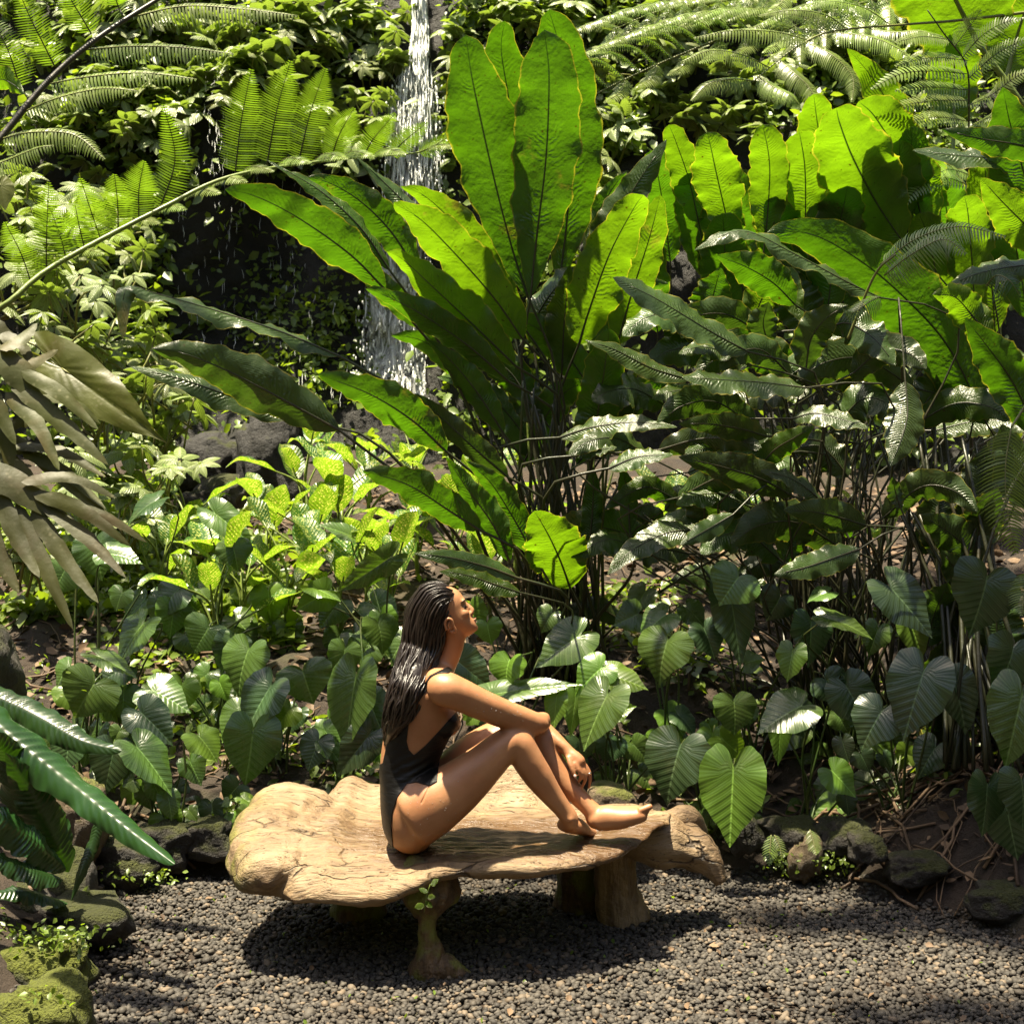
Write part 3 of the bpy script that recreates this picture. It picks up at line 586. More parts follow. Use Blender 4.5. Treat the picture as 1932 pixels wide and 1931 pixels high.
RL([(1600, 470, 6.7), (1570, 420, 6.65), (1560, 360, 6.6)], 30, k=20, fold=0.2, wave=0.12, mat='big')
RL([(1420, 620, 6.3), (1440, 560, 6.25), (1480, 540, 6.2), (1515, 610, 6.15)], 36, k=20, fold=0.2, wave=0.16, mat='big_lime')
RL([(1500, 575, 6.1), (1460, 535, 6.05), (1410, 505, 6.0), (1352, 482, 5.95)], 40, k=25, fold=0.3, wave=0.12, mat='big')
RL([(1330, 620, 6.3), (1345, 560, 6.3), (1360, 505, 6.25)], 40, k=22, fold=0.2, wave=0.12, mat='big')
RL([(1545, 640, 6.5), (1500, 560, 6.5), (1470, 490, 6.5)], 46, k=20, fold=0.2, wave=0.14, mat='big')
RL([(1600, 600, 6.6), (1580, 530, 6.6), (1575, 460, 6.55)], 46, k=24, fold=0.2, wave=0.14, mat='big')
r2 = Gpt(1640, 5.9); rg2 = thing('paddle_leaf_plant', 'shaded clump of drooping dark glossy paddle leaves in front at the right', 'plant', r2)
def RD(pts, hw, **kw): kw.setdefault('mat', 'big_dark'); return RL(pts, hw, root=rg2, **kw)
RD([(1862, 800, 5.85), (1790, 655, 5.82), (1705, 560, 5.76), (1620, 490, 5.68), (1530, 442, 5.6), (1446, 440, 5.54)], 68, k=14, fold=0.25, wave=0.08, mat='big', prof=(0.7, 0.6), sag=0.03)
RD([(1660, 562, 5.6), (1590, 528, 5.55), (1500, 480, 5.5), (1400, 436, 5.45), (1310, 472, 5.4)], 26, k=-50, fold=0.3, wave=0.2, prof=(0.85, 0.6))
RD([(1412, 664, 5.5), (1340, 625, 5.45), (1240, 565, 5.36), (1156, 524, 5.3)], 42, k=-40, fold=0.15, wave=0.10, prof=(0.85, 0.6))
RD([(1300, 716, 5.55), (1230, 695, 5.5), (1160, 660, 5.45), (1104, 642, 5.4)], 26, k=-35, fold=0.2, wave=0.08)
RD([(1520, 732, 5.35), (1440, 722, 5.3), (1350, 716, 5.22), (1286, 712, 5.16)], 40, k=-48, fold=0.2, wave=0.12, prof=(0.85, 0.6))
RD([(1420, 690, 5.6), (1370, 665, 5.56), (1320, 655, 5.5), (1280, 668, 5.45)], 30, k=-45, fold=0.2, wave=0.16)
RD([(1495, 790, 5.5), (1540, 780, 5.45), (1600, 795, 5.4), (1640, 808, 5.36)], 26, k=-40, fold=0.2, wave=0.12)
RD([(1708, 720, 5.5), (1712, 780, 5.45), (1700, 830, 5.4), (1680, 880, 5.36)], 40, k=-15, fold=0.35, wave=0.08)
RD([(1448, 824, 5.5), (1400, 810, 5.45), (1340, 800, 5.4), (1280, 800, 5.35)], 26, k=10, fold=0.2, wave=0.08)
RD([(1495, 936, 5.5), (1440, 905, 5.45), (1360, 880, 5.4), (1280, 862, 5.35)], 36, k=8, fold=0.25, wave=0.08)
RD([(1556, 952, 5.4), (1520, 920, 5.36), (1480, 898, 5.3), (1434, 888, 5.26)], 26, k=-40, fold=0.2, wave=0.1)
RD([(1430, 886, 5.5), (1460, 850, 5.46), (1500, 825, 5.4), (1536, 804, 5.35)], 26, k=-10, fold=0.3, wave=0.1, mat='big')
RD([(1635, 992, 5.45), (1580, 975, 5.4), (1530, 965, 5.35), (1478, 962, 5.3)], 32, k=5, fold=0.2, wave=0.08)
RD([(1384, 970, 5.4), (1350, 990, 5.36), (1315, 1010, 5.3), (1282, 1028, 5.26)], 22, k=-12, fold=0.3, wave=0.1)
RD([(1622, 1036, 5.3), (1580, 1050, 5.26), (1520, 1070, 5.2), (1460, 1084, 5.15)], 30, k=-20, fold=0.25, wave=0.14)
RD([(1480, 1060, 5.6), (1500, 1010, 5.58), (1530, 970, 5.55), (1560, 1000, 5.5)], 34, k=0, fold=0.3, wave=0.14, mat='big')
RD([(1560, 620, 5.7), (1600, 610, 5.66), (1650, 640, 5.6), (1690, 690, 5.55)], 40, k=-5, fold=0.3, wave=0.14)
RD([(1520, 700, 5.7), (1530, 640, 5.66), (1560, 600, 5.62), (1600, 575, 5.6)], 36, k=5, fold=0.3, wave=0.16)
RD([(1450, 650, 5.8), (1440, 610, 5.76), (1450, 570, 5.72)], 32, k=8, fold=0.3, wave=0.14)
RD([(1700, 960, 5.5), (1690, 930, 5.5), (1684, 900, 5.46)], 16, k=-5, fold=0.4, wave=0.1)
RD([(1420, 1030, 5.7), (1400, 980, 5.7), (1390, 930, 5.68)], 36, k=5, fold=0.3, wave=0.14)
RD([(1330, 1000, 5.75), (1330, 950, 5.72), (1345, 890, 5.7)], 36, k=5, fold=0.3, wave=0.14)
RD([(1600, 900, 5.8), (1570, 860, 5.8), (1540, 840, 5.8), (1490, 850, 5.8)], 34, k=-5, fold=0.3, wave=0.14)
RD([(1720, 800, 5.9), (1760, 740, 5.9), (1790, 690, 5.85)], 44, k=5, fold=0.3, wave=0.14)
RD([(1620, 780, 5.9), (1640, 720, 5.9), (1660, 660, 5.85)], 44, k=5, fold=0.3, wave=0.14)
for kx in range(24):      # upright sunlit leaves crowding behind
    u, v = 1255 + 29 * kx + random.uniform(-20, 20), random.uniform(480, 640); L_ = random.uniform(180, 270); Y_ = random.uniform(6.5, 7.1); dx = random.uniform(-60, 60)
    RL([(u, v, Y_), (u + dx * 0.3, v - L_ * 0.4, Y_ - 0.05), (u + dx * 0.7, v - L_ * 0.8, Y_ - 0.2), (u + dx, v - L_, Y_ - 0.32)], random.uniform(40, 58), k=26, fold=0.22, wave=0.13, mat=random.choice(['big', 'big_lime', 'big']), prof=(1.1, 0.5), curl=random.uniform(0, 0.08))
for kx in range(34):      # long arching leaves in the shade
    u, v = random.uniform(1230, 1800), random.uniform(640, 1060); sg = random.choice([-1, -1, 1]); L_ = random.uniform(130, 230); Y_ = random.uniform(5.55, 6.3); k_ = random.choice([random.uniform(-55, -30), random.uniform(-8, 14)]); up_ = random.uniform(10, 60)
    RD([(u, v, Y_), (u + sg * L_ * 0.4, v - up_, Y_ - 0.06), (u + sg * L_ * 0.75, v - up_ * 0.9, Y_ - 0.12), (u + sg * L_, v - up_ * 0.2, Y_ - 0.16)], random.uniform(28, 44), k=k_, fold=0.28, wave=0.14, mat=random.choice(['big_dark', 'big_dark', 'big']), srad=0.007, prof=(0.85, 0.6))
for kx in range(12):
    u, v = random.uniform(1180, 1740), random.uniform(900, 1180); a = random.choice([0, math.pi]) + random.uniform(-0.7, 0.7); L_ = random.uniform(60, 100); Y_ = random.uniform(5.75, 6.35); k_ = random.uniform(-45, 12)
    RD([(u, v, Y_), (u + math.cos(a) * L_ * 0.7, v - abs(math.sin(a)) * L_ * 0.5 - 14, Y_ - 0.05), (u + math.cos(a) * L_ * 1.5, v - math.sin(a) * L_ * 0.6, Y_ - 0.1)], random.uniform(22, 36), k=k_, fold=0.3, wave=0.13, mat=random.choice(['big_dark', 'big_dark', 'big']), srad=0.006)
for kx in range(10):      # more arching leaves low in the centre clump
    sg = random.choice([-1, 1]); u, v = random.uniform(930, 1160), random.uniform(640, 900); L_ = random.uniform(120, 200)
    CL([(u, v, 6.4), (u + sg * L_ * 0.35, v - 90, 6.36), (u + sg * L_ * 0.7, v - 140, 6.3), (u + sg * L_, v - 150, 6.2)], random.uniform(28, 42), k=random.choice([22, 15, -40]), fold=0.3, wave=0.14, mat=random.choice(['big', 'big_dark', 'big']))
r3 = Gpt(1905, 5.4); rg3 = thing('paddle_leaf_plant', 'dark clump of paddle leaves and black stalks at the far right edge', 'plant', r3)
def RE(pts, hw, **kw): return RL(pts, hw, root=rg3, **kw)
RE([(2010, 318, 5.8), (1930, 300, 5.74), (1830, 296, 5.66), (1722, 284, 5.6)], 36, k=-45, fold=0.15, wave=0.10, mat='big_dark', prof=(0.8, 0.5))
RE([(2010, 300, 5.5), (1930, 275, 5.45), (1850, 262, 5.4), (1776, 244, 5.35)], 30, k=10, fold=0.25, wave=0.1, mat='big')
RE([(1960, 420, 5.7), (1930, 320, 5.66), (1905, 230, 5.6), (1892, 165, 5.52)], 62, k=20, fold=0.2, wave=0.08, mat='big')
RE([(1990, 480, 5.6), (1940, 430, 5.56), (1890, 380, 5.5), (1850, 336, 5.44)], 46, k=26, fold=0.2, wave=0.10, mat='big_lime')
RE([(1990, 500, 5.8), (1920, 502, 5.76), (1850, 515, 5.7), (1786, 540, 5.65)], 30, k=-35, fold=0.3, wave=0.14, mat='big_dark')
RE([(1960, 820, 5.5), (1910, 720, 5.46), (1860, 650, 5.4), (1820, 600, 5.35)], 46, k=18, fold=0.2, wave=0.1, mat='big')
RE([(1870, 640, 5.6), (1830, 590, 5.6), (1800, 560, 5.55), (1760, 556, 5.5)], 36, k=15, fold=0.35, wave=0.14, mat='big_lime')
RE([(1960, 960, 5.6), (1920, 880, 5.6), (1890, 800, 5.6)], 50, k=5, fold=0.2, wave=0.1, mat='big_dark')
RE([(1830, 1000, 5.7), (1850, 920, 5.7), (1860, 840, 5.7)], 46, k=5, fold=0.2, wave=0.1, mat='big_dark')
RE([(1790, 1060, 5.7), (1770, 980, 5.7), (1780, 900, 5.7)], 42, k=5, fold=0.2, wave=0.1, mat='big_dark')
RE([(1900, 1260, 5.5), (1880, 1180, 5.5), (1890, 1080, 5.5)], 56, k=5, fold=0.2, wave=0.1, mat='big_dark')
for kx in range(12):
    u, v = random.uniform(1740, 1940), random.uniform(820, 1420); RE([(u, v + 60, 5.6), (u + random.uniform(-30, 30), v, 5.58), (u + random.uniform(-60, 60), v - 60, 5.5)], random.uniform(30, 50), k=random.uniform(-30, 10), fold=0.3, wave=0.12, mat='big_dark')
for kx in range(34):
    x0 = r3 + np.array([random.uniform(-0.28, 0.12), random.uniform(-0.2, 0.3), -0.03]); uu = random.uniform(1690, 1880); top = P(uu, random.uniform(790, 980), 5.6 + random.uniform(0, 0.4))
    v, f = tube(catmull([x0, x0 * 0.5 + top * 0.5 + np.array([random.uniform(-.04, .04), 0, 0]), top], 10), np.linspace(0.011, 0.006, 10), 6)
    part('stalk', rg3, v, f, M['stalk_dark'])
# lime banana leaf in the top right corner
bn = Gpt(1880, 8.2); bt = thing('banana_plant', 'pale lime banana leaf lit from behind in the top right corner', 'plant', bn)
big_leaf(bt, [(1850, 90, 7.6), (1835, 62, 7.58), (1798, -10, 7.5), (1750, -110, 7.35), (1700, -190, 7.2)], 105, base=bn, mat='big_lime', k=35, fold=0.1, wave=0.04, prof=(0.6, 0.45), srad=0.03, smat='stalk_lime')
big_leaf(bt, [(1900, 140, 7.9), (1915, 80, 7.9), (1940, 0, 7.8), (1960, -80, 7.7)], 60, base=bn, mat='big_lime', k=35, fold=0.1, wave=0.06, srad=0.03, smat='stalk_lime')
big_leaf(bt, [(1800, 230, 7.8), (1800, 160, 7.8), (1800, 100, 7.7), (1790, 50, 7.6)], 52, base=bn, mat='big_lime', k=30, fold=0.1, wave=0.06, srad=0.02, smat='stalk_lime')
# ---------------------------------------------------------------- heart-leaved plants
def heart_plant(label, bu, bY, leaves, jit=0.05):
    b = Gpt(bu, bY); t = thing('heart_leaf_plant', label, 'plant', b)
    for L in leaves:
        at, tip, Y, hw = L[:4]; kw = dict(L[4]) if len(L) > 4 else {}
        bs = b + np.array([random.uniform(-jit, jit), random.uniform(-jit, jit), -0.02])
        heart_leaf(t, at, tip, Y, hw, base=bs, **kw)
    if len(leaves) > 1 and bY > 5.2:
        ub = U0 + b[0] / b[1] * F; vb = V0 - (b[2] - H) / b[1] * F
        for q in range(9):
            u, v = ub + random.gauss(0, 62), vb - random.uniform(10, 115); a = random.uniform(-0.9, 0.9); hw = random.uniform(18, 42)
            heart_leaf(t, (u, v), (u + math.sin(a) * hw * 1.5, v + math.cos(a) * hw * 1.5), b[1] + random.uniform(-0.12, 0.22), hw, k=random.uniform(-62, -15), mat=random.choice(['heart', 'heart_blue', 'heart', 'heart_lime']), base=b + np.array([random.uniform(-jit, jit), random.uniform(-jit, jit), -0.02]))
    return t
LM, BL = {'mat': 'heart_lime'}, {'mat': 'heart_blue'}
def D_(a, **k): q = dict(a); q.update(k); return q
heart_plant('heart-leaved plant holding one dark blue-green leaf high on a long bent stalk', 345, 6.45, [((292, 946), (232, 978), 6.4, 46, D_(BL, k=-72)), ((352, 1200), (372, 1232), 6.2, 30)])
heart_plant('heart-leaved plant with a white-shining leaf above the spotted plants', 405, 6.5, [((410, 972), (474, 1022), 6.4, 34, {'k': -62}), ((440, 1034), (452, 1074), 6.3, 38, {'k': -74})])
heart_plant('heart-leaved plant with broad sunlit leaf under the split brown leaf', 255, 5.95, [((267, 1181), (214, 1243), 5.85, 60, {'k': -58}), ((190, 1240), (256, 1272), 5.75, 34, {'k': -66}), ((230, 1262), (180, 1290), 5.9, 34, D_(BL, k=-40))])
heart_plant('heart-leaved plant with two overlapping striped leaves left of the woman', 420, 6.0, [((392, 1187), (366, 1228), 5.95, 48, {'k': -55}), ((467, 1231), (438, 1306), 5.8, 57, {'k': -50}), ((440, 1215), (420, 1268), 5.95, 40, BL)])
heart_plant('heart-leaved plant with yellow-edged dark leaf left of the bench', 520, 5.75, [((507, 1301), (458, 1378), 5.65, 56, D_(BL, k=-35)), ((477, 1383), (466, 1480), 5.55, 58, D_({'mat': 'heart'}, k=-5)), ((573, 1271), (588, 1326), 5.75, 57, {'k': -62}), ((545, 1340), (520, 1372), 5.7, 34, LM), ((447, 1485), (424, 1512), 5.5, 32, D_(BL, k=-20))])
heart_plant('heart-leaved plant with large folded leaf directly behind her back', 655, 5.7, [((670, 1286), (646, 1414), 5.5, 56, {'k': -36}), ((714, 1180), (730, 1230), 5.9, 46, {'k': -60}), ((650, 1228), (640, 1278), 5.8, 34, {'k': -20}), ((692, 1392), (636, 1462), 5.45, 40, D_(BL, k=-20)), ((700, 1330), (728, 1400), 5.6, 40, D_(BL, k=-10)), ((600, 1400), (580, 1450), 5.6, 36, D_(BL, k=-15))])
heart_plant('heart-leaved plant with worm-eaten broad leaf at the left under the split leaves', 175, 5.65, [((175, 1293), (138, 1352), 5.5, 62, {'k': -52}), ((293, 1305), (356, 1336), 5.6, 46, {'k': -64}), ((130, 1260), (100, 1290), 5.7, 36, {'k': -50})])
heart_plant('heart-leaved plant with one pale lime leaf on a tall stalk at the left', 315, 5.42, [((377, 1391), (414, 1430), 5.35, 46, D_(LM, k=-66)), ((270, 1348), (324, 1400), 5.4, 44, D_(BL, k=-40)), ((263, 1415), (328, 1488), 5.3, 46, {'k': -42}), ((213, 1421), (196, 1500), 5.35, 42, D_(BL, k=-20)), ((290, 1478), (308, 1520), 5.35, 24, {'k': -30}), ((318, 1505), (325, 1545), 5.3, 24, {'k': -40}), ((250, 1472), (232, 1482), 5.35, 26, {'k': -50}), ((360, 1440), (380, 1480), 5.4, 28, {'k': -30}), ((358, 1530), (372, 1548), 5.28, 14, LM), ((225, 1380), (212, 1400), 5.42, 22, {'k': -50})], 0.06)
heart_plant('small lime heart-leaved seedling left of the bench end', 445, 5.42, [((462, 1508), (494, 1528), 5.4, 20, D_(LM, k=-70)), ((430, 1512), (418, 1520), 5.4, 13, LM), ((395, 1596), (398, 1618), 5.3, 14, LM), ((398, 1575), (402, 1590), 5.3, 12, {'mat': 'heart_lime'})])
heart_plant('heart-leaved plant with white-shining leaf in front of her chin', 975, 5.75, [((960, 1250), (944, 1298), 5.35, 58, D_(LM, k=-66)), ((866, 1250), (926, 1300), 5.5, 42, D_(BL, k=-25)), ((1088, 1202), (1016, 1252), 5.55, 46, {'k': -34}), ((920, 1180), (925, 1215), 5.8, 30, LM), ((890, 1150), (905, 1200), 5.9, 36, D_(LM, k=10)), ((1040, 1160), (1020, 1190), 5.8, 30, {'k': -40})])
heart_plant('heart-leaved plant with puckered long leaf behind her forearm', 1010, 5.6, [((930, 1310), (1084, 1280), 5.3, 34, {'k': -50}), ((1050, 1318), (1044, 1372), 5.25, 24, D_(LM, k=0)), ((955, 1422), (986, 1492), 5.35, 36, D_({'mat': 'heart'}, k=-30))])
heart_plant('heart-leaved plant with bright striped leaf right above the hanging hand', 1170, 5.6, [((1142, 1319), (1096, 1408), 5.3, 54, {'k': -44}), ((1132, 1262), (1084, 1304), 5.45, 40, D_(LM, k=-45)), ((1152, 1275), (1220, 1292), 5.45, 40, D_(LM, k=-52)), ((1085, 1320), (1078, 1385), 5.38, 24, D_(LM, k=-25)), ((1092, 1400), (1100, 1440), 5.4, 36, D_(BL, k=-10)), ((1150, 1350), (1196, 1330), 5.35, 26, LM)])
heart_plant('heart-leaved plant with pair of silvery striped leaves right of the dark stalks', 1255, 5.75, [((1258, 1213), (1236, 1282), 5.5, 60, {'k': -46}), ((1252, 1163), (1208, 1196), 5.65, 40, {'k': -55}), ((1300, 1150), (1330, 1180), 5.7, 30, {'k': -40}), ((1200, 1160), (1160, 1178), 5.8, 34, {'k': -20}), ((1215, 1120), (1190, 1160), 5.9, 30, LM)])
heart_plant('heart-leaved plant with blue-grey leaf and bright lime leaf at the bench end', 1330, 5.5, [((1281, 1414), (1252, 1510), 5.3, 66, D_(BL, k=-28)), ((1385, 1328), (1392, 1384), 5.3, 52, {'k': -60}), ((1383, 1458), (1377, 1588), 5.1, 66, D_(LM, k=-34)), ((1365, 1395), (1400, 1430), 5.35, 40, D_(LM, k=0)), ((1345, 1390), (1350, 1440), 5.42, 36, D_(LM, k=5)), ((1415, 1480), (1440, 1530), 5.3, 26, {'k': -5})])
heart_plant('heart-leaved plant with glossy heart leaf on a kinked pale stalk in the right shade', 1420, 5.8, [((1390, 1093), (1359, 1138), 5.45, 52, {'k': -52}), ((1378, 1125), (1400, 1248), 5.55, 48, D_(BL, k=-8)), ((1495, 1231), (1484, 1284), 5.3, 30, D_(LM, k=-30)), ((1330, 1190), (1350, 1240), 5.65, 36, D_(BL, k=-10)), ((1410, 1250), (1440, 1240), 5.6, 26, LM)])
heart_plant('heart-leaved plant with matte grey-green leaf on thick pale stem right of the bench', 1530, 5.5, [((1505, 1335), (1432, 1373), 5.3, 54, {'k': -58}), ((1600, 1300), (1640, 1372), 5.4, 48, D_(BL, k=-30)), ((1472, 1372), (1470, 1442), 5.4, 22, D_(LM, k=15)), ((1560, 1285), (1590, 1320), 5.5, 40, D_(BL, k=-20))])
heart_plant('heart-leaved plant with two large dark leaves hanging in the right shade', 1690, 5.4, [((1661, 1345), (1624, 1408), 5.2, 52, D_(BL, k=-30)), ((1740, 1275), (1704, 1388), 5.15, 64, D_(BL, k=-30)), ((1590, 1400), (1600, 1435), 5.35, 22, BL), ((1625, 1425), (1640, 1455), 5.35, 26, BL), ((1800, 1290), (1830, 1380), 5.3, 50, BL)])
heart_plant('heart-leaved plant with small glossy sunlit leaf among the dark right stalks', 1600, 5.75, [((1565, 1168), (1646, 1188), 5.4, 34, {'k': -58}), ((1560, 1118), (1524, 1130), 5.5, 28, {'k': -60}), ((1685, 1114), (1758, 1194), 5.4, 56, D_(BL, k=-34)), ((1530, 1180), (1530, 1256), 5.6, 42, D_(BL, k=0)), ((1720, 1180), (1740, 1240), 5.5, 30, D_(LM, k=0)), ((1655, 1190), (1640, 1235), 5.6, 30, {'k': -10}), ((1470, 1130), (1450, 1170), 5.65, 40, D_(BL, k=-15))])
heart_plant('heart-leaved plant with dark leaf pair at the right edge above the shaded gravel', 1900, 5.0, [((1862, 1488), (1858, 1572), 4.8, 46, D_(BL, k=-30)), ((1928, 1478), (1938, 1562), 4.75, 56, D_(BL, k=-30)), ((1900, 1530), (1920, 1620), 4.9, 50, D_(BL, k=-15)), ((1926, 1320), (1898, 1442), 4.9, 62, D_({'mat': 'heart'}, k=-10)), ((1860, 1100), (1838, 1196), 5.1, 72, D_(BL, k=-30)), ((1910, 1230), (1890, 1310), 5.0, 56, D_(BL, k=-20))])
heart_plant('arrow-leaved plant pointing down left just above her head', 745, 6.3, [((727, 1058), (643, 1116), 6.0, 30, D_({'mat': 'heart'}, k=5)), ((590, 1108), (640, 1128), 6.2, 30, D_(LM, k=-75)), ((612, 1120), (560, 1150), 6.2, 32, D_(LM, k=0)), ((660, 1010), (600, 985), 6.5, 26, {'k': -60})])
heart_plant('heart-leaved plant half hidden behind the brown split leaf fingers', 160, 5.9, [((205, 1045), (262, 1050), 5.7, 34, D_({'mat': 'heart'}, k=-50)), ((180, 1030), (190, 1090), 5.8, 46, {'k': -10}), ((120, 1080), (100, 1120), 5.8, 40, {'k': -20}), ((230, 1120), (215, 1150), 5.9, 34, {'k': -40})])

# ---------------------------------------------------------------- spotted-leaf plants
def spotted_proto(seed):
    r = np.random.default_rng(seed); leaves = []; n = r.integers(6, 9)
    for i in range(n):
        az = i * 2.4 + r.uniform(-0.4, 0.4); el = r.uniform(0.35, 1.25); L = r.uniform(0.17, 0.27)
        st = np.array([0, 0, 0.05 + 0.03 * i]); d = np.array([math.cos(az) * math.cos(el), math.sin(az) * math.cos(el), math.sin(el)])
        a = st + d * r.uniform(0.10, 0.18) + np.array([0, 0, 0.03]); dr = np.array([0, 0, -1.0])
        pts = [a, a + d * L * 0.4 + dr * L * 0.02, a + d * L * 0.75 + dr * L * 0.10, a + d * L + dr * L * r.uniform(0.18, 0.4)]
        V, Fq, uv, C = blade(pts, L * r.uniform(0.19, 0.25), world=True, k=0, fold=0.3, wave=0.12, nf=2, nt=16, nw=6, prof=(0.85, 0.75))
        T = nrm(C[-1] - C[0]); s = nrm(np.cross(T, [0, 0, 1])); up = np.cross(s, T)
        t = np.linspace(0, 1, 16); w = L * 0.22 * np.sin(np.pi * t ** 0.85) ** 0.75; A = np.linspace(-1, 1, 7); ph = r.uniform(0, 6, 2)
        V = (C[:, None] + (w[:, None] * A)[..., None] * s + (w[:, None] * (0.35 * np.abs(A) + 0.12 * np.sin(t * 12 + ph[0])[:, None] * A ** 2 * np.sign(A)))[..., None] * up).reshape(-1, 3)
        sv, sf = tube(catmull([st, st + d * 0.05 + np.array([0, 0, 0.03]), a, C[3]], 8), np.linspace(0.006, 0.003, 8), 5)
        leaves.append((mesh_np('leaf', V, Fq, M['spot'], uv), mesh_np('stalk', sv, sf, M['stalk_lime'])))
    sv, sf = tube([(0, 0, -0.05), (0.01, 0, 0.1), (0, 0.01, 0.22)], [0.011, 0.009, 0.005], 6)
    return leaves, mesh_np('stem', sv, sf, M['stalk_lime'])
SPOT = [spotted_proto(s) for s in range(40, 46)]
def spotted(u, Y, k, s, label, group=None, rz=None):
    b = Gpt(u, Y); t = thing('spotted_leaf_plant', label, 'plant', b, group); s *= 1.15; t.scale = (s, s, s); t.rotation_euler.z = random.uniform(0, 6.28) if rz is None else rz
    leaves, stem = SPOT[k % len(SPOT)]; obj('stem', stem, t)
    for lm, sm in leaves: l = obj('leaf', lm, t); obj('stalk', sm, l)
SP = [(460, 6.7, 1.05, 'cream-spotted plant under the high white-shining heart leaf'), (405, 6.35, 1.05, 'cream-spotted plant with wide low leaves between two heart leaf stalks'), (545, 6.6, 1.15, 'large cream-spotted plant at the centre of the spotted bed'),
      (505, 7.2, 1.1, 'cream-spotted plant in front of the black porous boulder'), (590, 7.0, 1.1, 'cream-spotted plant below the broad drooping dark leaf base'), (640, 7.4, 1.2, 'tall cream-spotted plant under the translucent mid-green leaf'),
      (690, 7.0, 1.15, 'cream-spotted plant on the bare soil left of the long diagonal stalk'), (640, 6.5, 1.0, 'small cream-spotted plant with pale undersides left of the arrow leaf'), (735, 6.7, 1.1, 'cream-spotted plant glowing behind the arrow leaf'),
      (790, 7.3, 1.1, 'cream-spotted plant in full sun above the diagonal stalk'), (855, 7.2, 1.1, 'cream-spotted plant behind the diagonal dark stalks'), (925, 6.7, 0.95, 'cream-spotted plant standing right in front of her face'),
      (700, 8.0, 1.2, 'cream-spotted plant at the waterfall foot'), (575, 8.0, 1.15, 'cream-spotted plant near the upright boulder at the cliff foot'), (780, 8.3, 1.1, 'pale spotted plant just under the falling water'),
      (905, 7.8, 1.1, 'cream-spotted plant seen through the stalks of the tall clump'), (300, 6.7, 1.0, 'cream-spotted plant shaded by the brown split leaves'), (350, 7.4, 1.0, 'cream-spotted plant behind the high dark heart leaf'),
      (975, 7.2, 1.0, 'small spotted plant among the left stalks of the tall clump'), (1270, 7.4, 1.0, 'spotted plant in the dim litter right of the tall clump'), (1430, 7.2, 1.0, 'spotted plant deep in the right hand shade'), (1660, 7.0, 1.0, 'spotted plant glimpsed between black stalks at the right')]
for i, (u, Y, s, lb) in enumerate(SP): spotted(u, Y, i, s, lb)

# ---------------------------------------------------------------- ferns
def pinna_mesh(C, plen, n, k, droop=0.25, roll=0.0, wfac=0.16, rad=0.0022, sweep=0.25, seed=0):
    r = np.random.default_rng(seed); T, nn, s = frame(C, k, roll); m = len(C)
    ti = np.linspace(0.04, 0.995, n); idx = ti * (m - 1); i0 = np.minimum(idx.astype(int), m - 2); f = (idx - i0)[:, None]
    c = C[i0] * (1 - f) + C[i0 + 1] * f; Tn, Nn, S = T[i0], nn[i0], s[i0]
    ln = plen * np.clip(np.minimum(0.55 + ti * 3, 1.0), 0, 1) * (1 - np.clip((ti - 0.45) / 0.55, 0, 1) ** 1.6 * 0.88) * r.uniform(0.88, 1.1, n)
    gap = np.linalg.norm(np.diff(C, axis=0), axis=1).sum() / n; w = np.minimum(gap * 0.31, plen * wfac)
    VV, FF, UV = [], [], []; o = 0
    q = np.array([0.0, 0.33, 0.68, 1.0]); wp = np.array([0.75, 1.0, 0.75, 0.06])
    for sg in (-1, 1):
        d = nrm(S * sg * math.cos(sweep) + Tn * math.sin(sweep)); tw = r.normal(0, 0.12, n)[:, None]; dn = Nn * (1) + np.array([0, 0, -0.4])
        b = Tn - d * np.sum(Tn * d, 1)[:, None]; b = nrm(b) + Nn * tw
        for j in range(4):
            cc = c + d * (ln * q[j])[:, None] - Nn * (ln * droop * q[j] ** 2)[:, None] * (-1 if False else 1) + np.array([0, 0, -1]) * (ln * droop * 0.6 * q[j] ** 2)[:, None] + Tn * (ln * 0.12 * q[j] ** 2)[:, None]
            VV += [cc - b * (w * wp[j]), cc + b * (w * wp[j])]; UV += [np.tile([0, q[j]], (n, 1)), np.tile([1, q[j]], (n, 1))]
        base = o + np.arange(n)
        for j in range(3):
            a0, a1, a2, a3 = base + (2 * j) * n, base + (2 * j + 1) * n, base + (2 * j + 3) * n, base + (2 * j + 2) * n
            FF.append(np.stack([a0, a1, a2, a3], -1))
        o += 8 * n
    V = np.concatenate(VV); return V, np.concatenate(FF), np.concatenate(UV)
FS = [0]
def pinna(root, pts, plen_px, n, k=20, mat='fern', rmat='rachis', rad=0.003, **kw):
    FS[0] += 1; C = catmull([P(*q) for q in pts], 26); Ym = np.mean([q[2] for q in pts]); plen = plen_px / F * Ym
    V, Fq, uv = pinna_mesh(C, plen, n, k, seed=FS[0], **kw); pn = part('pinna', root, V, Fq, M[mat], uv)
    v, f = tube(C, np.linspace(rad, rad * 0.35, 26), 5); part('pinna_rib', pn, v, f, M[rmat]); return pn
def rachis(root, pts, r0, r1, mat):
    C = catmull([P(*q) for q in pts], 40); v, f = tube(C, np.linspace(r0, r1, 40), 8); return part('rachis', root, v, f, M[mat])
